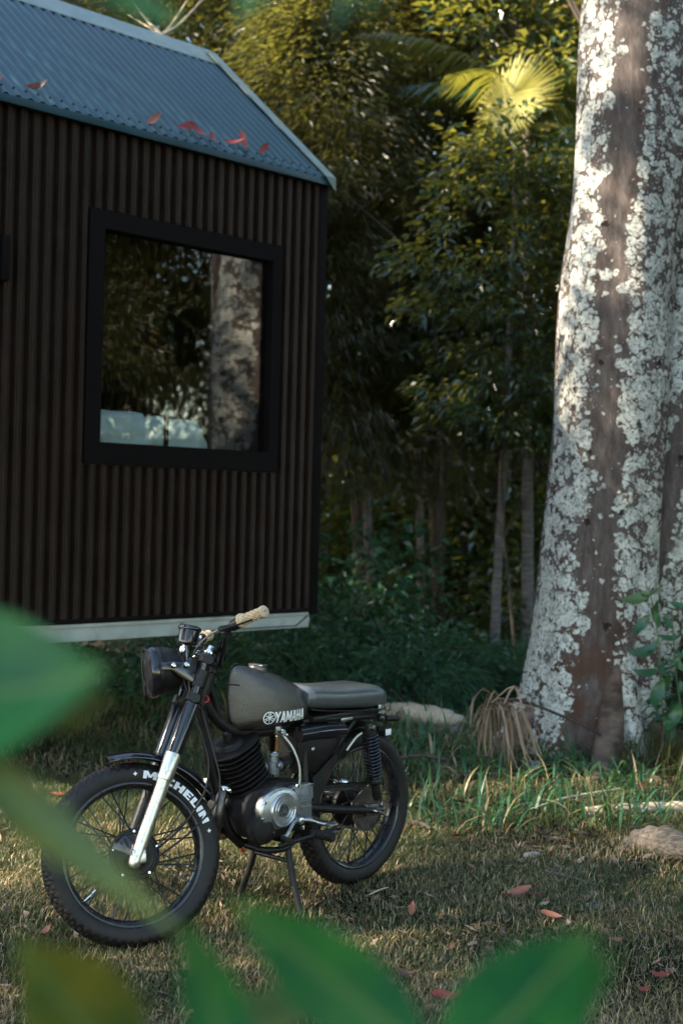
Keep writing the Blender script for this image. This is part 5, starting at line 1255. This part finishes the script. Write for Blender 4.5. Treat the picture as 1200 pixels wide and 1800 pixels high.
# strap grass in front of and left of the big trunk
def strap(n, cxy, lens, wid, rg_, lay):
    P0 = np.array(cxy); n_ = len(P0); a = rg_.uniform(0, 2*pi, n_); seg = 5; V = []; 
    d = np.stack([np.cos(a), np.sin(a), np.zeros(n_)], 1); sd = np.stack([-np.sin(a), np.cos(a), np.zeros(n_)], 1)
    la = rg_.random(n_)[:, None]*lay+.15
    p_ = np.stack([P0[:, 0], P0[:, 1], gz(P0[:, 0], P0[:, 1])-.01], 1); cols = []
    for i in range(seg+1):
        t = i/seg; wd = wid[:, None]*(.45+.9*t if t < .4 else .81*(1-((t-.4)/.6)**1.6)+.01)
        q = p_ + d*lens[:, None]*la*(t**1.7) + np.array([0, 0, 1])*lens[:, None]*(t*(1-.55*la*t**1.5))
        cols += [q-sd*wd*.5, q+sd*wd*.5]
    V = np.stack(cols, 1).reshape(-1, 3); k = np.arange(n_)*(2*(seg+1))
    F_ = np.concatenate([np.stack([k+2*i, k+2*i+1, k+2*i+3, k+2*i+2], 1)[:, None] for i in range(seg)], 1).reshape(-1, 4)
    return V, F_, seg
cl = []
for k in range(150):
    u, v_ = rg_.random(), rg_.random(); cx_ = .28+1.35*u; cy_2 = 6.55+2.3*v_*(1-.35*u) + .2*u
    if cx_ < .35 and cy_2 < 6.9: continue
    m = rg_.integers(5, 13); r2 = .09; cl += [(cx_+rg_.normal()*r2, cy_2+rg_.normal()*r2) for _ in range(m)]
for k in range(34):
    cx_, cy_2 = rg_.uniform(1.55, 2.3), rg_.uniform(6.9, 8.2); cl += [(cx_+rg_.normal()*.07, cy_2+rg_.normal()*.07) for _ in range(8)]
for k in range(26):
    cx_, cy_2 = rg_.uniform(-.1, 1.0), rg_.uniform(8.8, 10.2); cl += [(cx_+rg_.normal()*.1, cy_2+rg_.normal()*.1) for _ in range(10)]
for k in range(30):
    cx_, cy_2 = rg_.uniform(-2.6, -.4), rg_.uniform(8.6, 10.8); cl += [(cx_+rg_.normal()*.12, cy_2+rg_.normal()*.12) for _ in range(8)]
cl = [c for c in cl if math.hypot(c[0]-1.58, c[1]-8.8) > .5]
n_ = len(cl); V_, F2, sg_ = strap(n_, cl, .07+.26*rg_.random(n_)**1.5, .007+.013*rg_.random(n_), rg_, 1.35)
tg = link(bpy.data.objects.new('tall_grass', np_mesh('tall_grass', V_, F2, MATS['grass_strap'], np.repeat(rg_.random(n_), sg_))))
tag(tg, 'loose strap-leaved tall grass round the foot of the big trunk', 'grass', kind='stuff')
# fine wispy grass at the right foot of the trunk
cl = [(rg_.normal()*.16+1.95, rg_.normal()*.14+8.05) for _ in range(1500)]
n_ = len(cl); V_, F2, sg_ = strap(n_, cl, .16+.22*rg_.random(n_), .0028+.002*rg_.random(n_), rg_, .7)
tag(link(bpy.data.objects.new('wispy_grass', np_mesh('wispy_grass', V_, F2, MATS['leaf_fine'], np.repeat(rg_.random(n_), sg_)))), 'dense wispy olive grass tuft below the climbing plant', 'grass', kind='stuff')

# ================================================================ DEAD PALM FRONDS, LOGS, STONES, STICKS
def dead_frond(x, y, rz, tilt, n, Ls, label, seed, hang=True):
    o = empty('dead_frond', (x, y, gzf(x, y)), rz, label, 'palm frond', 'dead palm fronds by the trunk'); r_ = random.Random(seed)
    top = Vector((0, 0, tilt))
    MB().tube(catmull([top+Vector((-.05, 0, .02)), top+Vector((.12, .02, .03)), top+Vector((.38, .03, -.06)), top+Vector((.72, .05, -.22))], 6), list(np.linspace(.013, .005, 19)), 7).build('stalk', MATS['twig_bark'], o)
    for k in range(n):
        a = r_.uniform(-.9, 4.0); L_ = Ls*r_.uniform(.45, 1.25); w = r_.uniform(.007, .020)
        sp_ = r_.choice((.15, .3, .45, .6, .8))*r_.uniform(.7, 1.2); p0 = top+Vector((r_.gauss(0, .035), r_.gauss(0, .03), r_.uniform(-.05, .03)))
        lift_ = r_.choice((0, 0, .05, .12)) if sp_ > .5 else 0
        c_, s_2 = cos(a), -abs(sin(a))
        pts = [p0, p0+Vector((c_*L_*sp_*.45, s_2*L_*sp_*.45, -.02+lift_)), p0+Vector((c_*L_*sp_*.8, s_2*L_*sp_*.8, -L_*r_.uniform(.3, .5)+lift_)), p0+Vector((c_*L_*sp_+r_.gauss(0, .04), s_2*L_*sp_*1.05, -L_*r_.uniform(.7, 1.0)+lift_*.5))]
        pts = catmull([Vector((p_.x, p_.y, max(p_.z, .012))) for p_ in pts], 3); V = []; nn = len(pts)
        side = Vector((-sin(a+.4), cos(a+.4), .3)).normalized()
        for i, p_ in enumerate(pts):
            t = i/(nn-1); ww = w*(.5+1.0*t if t < .5 else 1.0*(1-(t-.5)*1.7)); V += [p_-side*ww*.5, p_+Vector((0, 0, .003)), p_+side*ww*.5]
        F_ = []
        for i in range(nn-1): F_ += [(3*i, 3*i+1, 3*i+4, 3*i+3), (3*i+1, 3*i+2, 3*i+5, 3*i+4)]
        me = np_mesh('leaflet', np.array([v[:] for v in V]), np.array(F_), MATS['frond_dead'], np.full(len(F_), r_.random()))
        link(bpy.data.objects.new('leaflet', me), o)
dead_frond(.90, 8.02, .15, .36, 70, .42, 'heap of brown dried palm leaflets slumped against the big trunk', 3)
dead_frond(.55, 7.7, 2.6, .10, 14, .30, 'flattened grey dead frond lying among the tall grass', 8)
def log(name, pts, rad, mat, label, cat, seed=1, seg=14, grp=None):
    P_ = catmull(pts, 6); k = len(P_); rr = np.interp(np.linspace(0, 1, k), np.linspace(0, 1, len(rad)), rad)
    mb = MB().tube(P_, [r_*(1+.07*sin(i*1.9+seed)+.05*sin(i*4.1)) for i, r_ in enumerate(rr)], seg)
    c = Vector(pts[0]); c.z = 0; o = mb.xf(Matrix.Translation(-c)).build(name, MATS[mat]); o.location = c; return tag(o, label, cat, grp)
log('fallen_log', [(.22, 9.95, .045), (.45, 9.75, .07), (.68, 9.55, .065), (.83, 9.42, .04)], [.05, .075, .08, .06], 'dead_wood', 'pale barkless log lying on the grass behind the motorcycle seat', 'log')
log('fallen_log', [(.62, 9.15, .03), (.75, 9.1, .05), (.84, 9.08, .03)], [.04, .055, .03], 'grey_wood', 'short grey weathered chunk below the pale log', 'log', 3)
log('fallen_branch', [(1.22, 6.92, .035), (1.40, 6.96, .045), (1.62, 7.0, .05), (1.9, 7.06, .05)], [.030, .032, .030, .028], 'dead_wood', 'straight pale stripped branch resting across the grass', 'branch', 2)
log('exposed_root', [(1.30, 6.44, -.02), (1.38, 6.38, .030), (1.47, 6.28, .045), (1.55, 6.20, .030), (1.68, 6.04, .035), (1.9, 5.85, .0)], [.03, .062, .078, .060, .075, .05], 'grey_wood', 'thick grey exposed root humping out of the soil', 'root', 5)
log('stick', [(.86, 5.92, .016), (.95, 5.82, .018), (1.06, 5.70, .014)], [.005, .008, .006], 'grey_wood', 'thin grey stick lying on the bare lawn patch', 'stick', 1, 8, 'sticks on the lawn')
log('stick', [(.12, 5.50, .014), (.17, 5.56, .02), (.21, 5.60, .022)], [.003, .004, .002], 'dead_wood', 'little straw-coloured twig by the rear tyre', 'stick', 1, 6, 'sticks on the lawn')
log('stick', [(.93, 6.9, .05), (1.15, 7.1, .07), (1.45, 7.25, .09)], [.004, .006, .005], 'dead_wood', 'thin bent twig leaning in the tall grass', 'stick', 4, 6, 'sticks on the lawn')
log('stick', [(.33, 6.75, .02), (.40, 6.66, .03), (.44, 6.60, .02)], [.010, .012, .008], 'twig_bark', 'short brown stick beside the rear wheel', 'stick', 4, 8, 'sticks on the lawn')
def rock(x, y, s, seed, label):
    bm = bmesh.new(); bmesh.ops.create_icosphere(bm, subdivisions=3, radius=1); r_ = random.Random(seed); ph = [r_.uniform(0, 6) for _ in range(6)]
    for v in bm.verts:
        p_ = v.co; k = 1+.16*sin(3*p_.x+ph[0])*sin(3*p_.y+ph[1])+.10*sin(7*p_.z+ph[2])+.06*sin(11*p_.x+9*p_.y+ph[3]); v.co = Vector((p_.x*s[0], p_.y*s[1], p_.z*s[2]))*k
    me = bpy.data.meshes.new('stone'); bm.to_mesh(me); bm.free(); me.materials.append(MATS['rock'])
    for p_ in me.polygons: p_.use_smooth = True
    o = link(bpy.data.objects.new('stone', me)); o.location = (x, y, gzf(x, y)+s[2]*.35); o.rotation_euler.z = r_.uniform(0, 6); tag(o, label, 'stone', 'stones in the lawn')
rock(.86, 6.22, (.045, .03, .018), 1, 'small pale flat stone between the lawn and the tall grass')
rock(1.0, 5.45, (.05, .035, .012), 2, 'flat pebble pressed into the bare soil patch')
rock(1.12, 8.05, (.06, .05, .04), 3, 'round mossy stone tucked beside the dead palm leaflets')
rock(-1.62, 6.9, (.10, .07, .02), 4, 'low pale stone in the sunlit grass behind the front wheel')
rock(-1.32, 6.55, (.09, .06, .016), 5, 'flat grey stone showing through the front spokes')

# ================================================================ FALLEN LEAVES
def leaf_shape(name, L_, W_, mat, curl=.25, fold=.25, twist=.3, n=9, rnd=.5, point=1.0):
    V = []; F_ = []
    for i in range(n):
        t = i/(n-1); w = W_*.5*(math.sin(pi*min(1, t**.85*1.0))**(.75*point))*(1-.25*t) + .0006
        z = curl*L_*(t-.5)**2*2; tw_ = twist*(t-.5)
        for k, s in ((0, -1), (1, -.5), (2, 0), (3, .5), (4, 1)):
            yy = s*w; zz = z+abs(s)*w*fold; V.append((L_*(t-.5), yy*cos(tw_)-zz*sin(tw_)*.3, zz+yy*sin(tw_)))
    for i in range(n-1):
        for k in range(4): a = i*5+k; F_.append((a, a+1, a+6, a+5))
    return np_mesh(name, np.array(V), np.array(F_), MATS[mat], np.full(len(F_), rnd), smooth=True)
GR = [leaf_shape('fallen_leaf', L0, W0, 'leaf_red', c0, f0, t0, rnd=r_) for L0, W0, c0, f0, t0, r_ in ((.10, .038, .15, .30, .9, .1), (.112, .034, .35, .15, -.8, .36), (.105, .042, .22, .45, .4, .68), (.09, .045, .55, .2, 1.2, .86), (.10, .044, .7, .6, -1.4, 1.0))]
def fallen(x, y, s, rz, k, label, tilt=(0, 0), z=.028):
    o = link(bpy.data.objects.new('fallen_leaf', GR[k])); o.location = (x, y, gzf(x, y)+z); o.rotation_euler = (tilt[0], tilt[1], rz); o.scale = (s, s, s)
    tag(o, label, 'leaf', 'fallen leaves')
fallen(.715, 5.475, .95, .35, 2, 'pink-orange leaf lying on top of a crossed pair of red leaves', (.5, -.25), .05)
fallen(.66, 5.50, .75, 2.7, 0, 'crimson leaf under the pink-orange leaf', (.2, .1))
fallen(.77, 5.50, .7, .2, 0, 'red leaf poking out from under the pink-orange leaf', (-.2, -.1))
fallen(.285, 5.255, .62, 1.4, 2, 'small pink leaf standing on edge in the middle of the lawn', (.3, -.7), .04)
fallen(.80, 5.235, .85, -.5, 2, 'curled dusty pink leaf by the flat pebble', (.4, .1))
fallen(.35, 4.38, .85, -.15, 1, 'bright red narrow leaf on the straw grass', (.9, .05))
fallen(.23, 4.56, .75, .1, 4, 'dark brown curled leaf beside the red narrow leaf', (.3, .1))
fallen(.405, 4.87, .4, 1.3, 3, 'tiny tan leaf standing up in the straw grass', (.3, -.8))
fallen(-.15, 4.60, .85, .2, 4, 'dark grey-brown leaf between the blurred foreground leaves', (.2, .1))
fallen(.98, 4.95, .62, -.2, 3, 'tan oval leaf on the dry grass under the branch', (.3, .1))
fallen(.97, 4.47, .8, .8, 1, 'dark red shrivelled leaf low in the dry grass', (.5, .3))
fallen(1.06, 4.60, .8, .4, 1, 'red leaf beside the dark red shrivelled leaf', (.3, .1))
fallen(.55, 6.42, .85, 2.3, 0, 'crimson leaf caught in the tall grass', (.5, .3), .04)
fallen(.61, 6.40, .6, 1.2, 1, 'dark red leaf beside the crimson one in the tall grass', (.6, .3), .04)
fallen(1.55, 7.25, .8, .8, 0, 'scarlet leaf in the grass above the stripped branch', (.6, -.3), .10)
fallen(1.2, 7.1, .9, 2.1, 4, 'brown leaf beside the stripped branch', (.3, .2))
fallen(.95, 6.55, .9, .3, 4, 'brown dead leaf at the edge of the tall grass', (.3, .2))
fallen(-.30, 6.45, .9, .1, 2, 'pale pink leaf lying under the engine', (.2, .05))
fallen(-.40, 6.05, .7, 1.8, 0, 'bright red leaf just behind the front tyre', (.5, .5), .04)
fallen(-1.05, 8.2, .9, .5, 1, 'reddish leaf in the shade above the front mudguard', (.4, .1), .04)
fallen(-1.18, 8.0, .9, .9, 1, 'orange-red leaf on the shaded grass next to the reddish one', (.4, .3), .04)
fallen(-1.0, 4.92, .55, .5, 3, 'curled tan leaf lying close to the front tyre', (.5, -.6), .04)
fallen(-1.20, 5.9, .8, 2.0, 2, 'pink leaf in the grass beside the front tyre tread', (.2, .1))
fallen(-1.40, 7.15, 1.0, .1, 2, 'pink leaf on the sunlit pale grass beside a low stone', (.2, .0))
def roof_leaf(x, s_, k, sc_, rot, label, lift=.035):
    sc_ *= 1.35
    o = link(bpy.data.objects.new('roof_leaf', GR[k])); o.location = CM @ on_roof(x, s_, lift); o.rotation_mode = 'QUATERNION'; o.rotation_quaternion = (Vector((.25+.3*sin(x*9), -.75, .55+.25*cos(x*7))).to_track_quat('Z', 'Y') @ Quaternion((0, 0, 1), rot[2]*2+x*5)); o.scale = (sc_,)*3
    tag(o, label, 'leaf', 'dead leaves on the cabin roof')
roof_leaf(-1.41, .10, 2, .85, (.6, .3, .8), 'pale orange leaf on the roof edge, alone above the window')
roof_leaf(-1.16, .12, 0, 1.1, (.9, -.7, 1.5), 'dark red curled leaf standing up on the roof edge')
roof_leaf(-1.07, .11, 1, 1.0, (.5, .3, .6), 'red leaf lying beside the curled one on the roof edge')
roof_leaf(-.98, .08, 0, .8, (.3, .4, .2), 'small dark leaf between the roof edge screws')
roof_leaf(-.70, .12, 1, 1.1, (1.1, -.9, 1.0), 'red leaf sticking up from the roof edge near the cabin corner')
roof_leaf(-.80, .09, 1, .9, (.4, .2, .5), 'flat red leaf tucked under the upright one')
roof_leaf(-.55, .10, 0, .9, (.4, .4, .2), 'dark red leaf on the roof edge closest to the cabin corner')
roof_leaf(-2.45, .14, 1, 1.2, (.6, .2, .7), 'large red leaf on the roof edge, farthest from the cabin corner')
roof_leaf(-2.20, .10, 4, .9, (.5, .5, .9), 'brown leaf on the roof edge next to the large red one')

# ================================================================ CLIMBING PLANT AT THE TRUNK
vn = empty('climbing_plant', (2.02, 8.15, gzf(2.02, 8.15)), 0, 'leafy green climber growing up the second stem of the big trunk', 'plant')
def stem_pts(pl): return [Vector(p_)-Vector((2.02, 8.15, gzf(2.02, 8.15))) for p_ in pl]
VL = [leaf_shape('leaf', .15, .062, 'leaf_vine', .45, .2, .3, rnd=r_) for r_ in (.1, .5, .8)]
stems = [[(2.02, 8.15, -.05), pix(1165, 1260, 8.15), pix(1158, 1140, 8.1), pix(1150, 1085, 8.1), pix(1140, 1030, 8.1)],
         [(2.10, 8.2, -.05), pix(1195, 1240, 8.2), pix(1185, 1150, 8.15), pix(1180, 1070, 8.1)],
         [(2.25, 8.2, -.05), pix(1215, 1250, 8.2), pix(1225, 1130, 8.2), pix(1215, 1010, 8.2)]]
for s_ in stems: MB().tube(catmull(stem_pts(s_), 6), list(np.linspace(.006, .003, 6*(len(s_)-1)+1)), 6).build('stem', MATS['green_stem'], vn)
r_ = random.Random(5)
def vleaf(tip, base, sc_=None, k=None):
    b, t = Vector(base), Vector(tip); d = t-b; o = link(bpy.data.objects.new('leaf', VL[r_.randrange(3) if k is None else k]), vn)
    L_ = d.length; dn = d.normalized(); up = Vector((r_.uniform(-.3, .3), -.55, .8)); s = up.cross(dn).normalized(); u = dn.cross(s)
    M = Matrix(((dn.x, s.x, u.x), (dn.y, s.y, u.y), (dn.z, s.z, u.z))).to_4x4() @ Matrix.Scale(L_/.15, 4)
    M.translation = (b+t)/2 - vn.location; o.matrix_local = M
D_ = 8.1
for b, t in (((1140, 1052), (1078, 1062)), ((1128, 1050), (1168, 1035)), ((1135, 1050), (1125, 1062)), ((1140, 1085), (1108, 1118)), ((1150, 1100), (1148, 1048)), ((1165, 1082), (1180, 1110)), ((1155, 1124), (1200, 1122)), ((1155, 1128), (1138, 1150)), ((1150, 1145), (1095, 1155)), ((1152, 1188), (1100, 1182)), ((1158, 1170), (1172, 1195)), ((1160, 1200), (1144, 1250)), ((1165, 1215), (1180, 1180)), ((1170, 1260), (1182, 1310)), ((1160, 1265), (1185, 1245)), ((1180, 1065), (1215, 1068)), ((1178, 1075), (1165, 1060)), ((1185, 1155), (1200, 1185)), ((1188, 1165), (1172, 1162)), ((1190, 1200), (1215, 1230)), ((1195, 1240), (1170, 1290)), ((1205, 1140), (1195, 1160)), ((1200, 1290), (1225, 1310)), ((1215, 1030), (1188, 1015)), ((1220, 1100), (1250, 1110))):
    vleaf(pix(*t, D_-.08*r_.random()), pix(*b, D_+.03))

# ================================================================ FOREGROUND SHRUB IN FRONT OF THE LENS (out of focus)
fs = empty('foreground_shrub', (-.02, .88, gzf(-.02, .88)), 0, 'blurred green shrub with broad leaves rising close in front', 'shrub')
fs_o = Vector(fs.location)
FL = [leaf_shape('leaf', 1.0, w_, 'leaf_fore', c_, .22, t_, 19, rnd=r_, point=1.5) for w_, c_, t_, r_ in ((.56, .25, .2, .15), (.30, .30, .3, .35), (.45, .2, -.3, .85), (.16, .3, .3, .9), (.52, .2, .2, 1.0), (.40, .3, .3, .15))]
def fleaf(base, tip, Db, Dt, k, roll=0.0, tilt=.5):
    Db *= 1.36; Dt *= 1.36
    b, t = pix(*base, Db), pix(*tip, Dt); d = t-b; dn = d.normalized(); L_ = d.length
    up = Vector((0, -tilt, 1)).normalized(); s = up.cross(dn).normalized(); u = dn.cross(s)
    M = Matrix(((dn.x, s.x, u.x), (dn.y, s.y, u.y), (dn.z, s.z, u.z))).to_4x4() @ Matrix.Rotation(roll, 4, 'X') @ Matrix.Scale(L_, 4)
    M.translation = (b+t)/2-fs_o; o = link(bpy.data.objects.new('leaf', FL[k]), fs); o.matrix_local = M
    return b
nodes = {}
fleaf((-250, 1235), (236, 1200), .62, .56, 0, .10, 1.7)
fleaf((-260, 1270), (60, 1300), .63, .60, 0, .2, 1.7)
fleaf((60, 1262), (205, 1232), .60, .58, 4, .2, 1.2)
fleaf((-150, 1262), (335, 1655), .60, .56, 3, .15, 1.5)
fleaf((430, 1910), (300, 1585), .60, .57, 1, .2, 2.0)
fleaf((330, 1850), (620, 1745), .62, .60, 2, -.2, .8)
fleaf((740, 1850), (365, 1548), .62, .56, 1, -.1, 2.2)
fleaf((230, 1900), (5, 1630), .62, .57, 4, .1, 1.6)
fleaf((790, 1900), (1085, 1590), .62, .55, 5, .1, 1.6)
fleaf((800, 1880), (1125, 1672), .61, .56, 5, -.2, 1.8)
def fstem(pts, rad):
    MB().tube(catmull([Vector(p_)-fs_o for p_ in pts], 6), list(np.linspace(rad[0], rad[1], 6*(len(pts)-1)+1)), 8).build('stem', MATS['green_stem'], fs)
g0 = (-.02, .88, -.03)
fstem([g0, (-.03, .87, .7), pix(420, 2150, .86), pix(400, 1960, .85), pix(432, 1905, .82)], (.009, .003))
fstem([(-.03, .87, .6), pix(300, 2100, .86), pix(232, 1900, .845)], (.006, .003))
fstem([(-.02, .88, .4), (.02, .88, .9), pix(690, 2150, .86), pix(740, 1850, .845)], (.007, .003))
fstem([(.0, .88, .8), pix(760, 2100, .86), pix(790, 1900, .845), pix(800, 1880, .83)], (.005, .003))
fstem([pix(400, 1960, .85), pix(330, 1850, .845)], (.004, .003))
fstem([(-.04, .88, .6), (-.2, .88, 1.0), pix(-200, 1800, .86), pix(-240, 1500, .85), pix(-150, 1262, .82), pix(-230, 1205, .843)], (.007, .003))
fstem([pix(-240, 1400, .85), pix(-260, 1270, .857), pix(60, 1262, .816)], (.004, .0015))
# overhanging spray from a tall sapling at the left
ov = empty('leaning_sapling', (-.62, .78, gzf(-.62, .78)), 0, 'blurred sapling leaning over the top edge with a few hanging leaves', 'shrub')
ov_o = Vector(ov.location)
def ovstem(pts, rad): MB().tube(catmull([Vector(p_)-ov_o for p_ in pts], 6), list(np.linspace(rad[0], rad[1], 6*(len(pts)-1)+1)), 8).build('stem', MATS['twig_bark'], ov)
ovstem([(-.62, .78, -.03), (-.60, .78, 1.0), (-.5, .78, 1.6), pix(-300, 60, .80), pix(60, -70, .80), pix(500, -90, .80), pix(760, -60, .8)], (.012, .003))
OVL = [leaf_shape('leaf', 1.0, w_, 'leaf_fore', .3, .2, .4, 13, rnd=r_) for w_, r_ in ((.42, .3), (.22, .1), (.5, .6))]
def ovleaf(base, tip, D0, D1, k, roll=0., tilt=.5):
    b, t = pix(*base, D0), pix(*tip, D1); d = t-b; dn = d.normalized(); up = Vector((.1, -tilt, 1)).normalized(); s = up.cross(dn).normalized(); u = dn.cross(s)
    M = Matrix(((dn.x, s.x, u.x), (dn.y, s.y, u.y), (dn.z, s.z, u.z))).to_4x4() @ Matrix.Rotation(roll, 4, 'X') @ Matrix.Scale(d.length, 4)
    M.translation = (b+t)/2-ov_o; o = link(bpy.data.objects.new('leaf', OVL[k]), ov); o.matrix_local = M
ovleaf((470, -80), (430, 50), .80, .78, 0, .3, 1.5)
ovleaf((640, -70), (575, 95), .80, .78, 1, .9, 1.0)
ovleaf((660, -70), (645, 40), .80, .80, 1, .2, 1.0)
ovleaf((120, -60), (330, 50), .80, .80, 1, 1.3, .3)
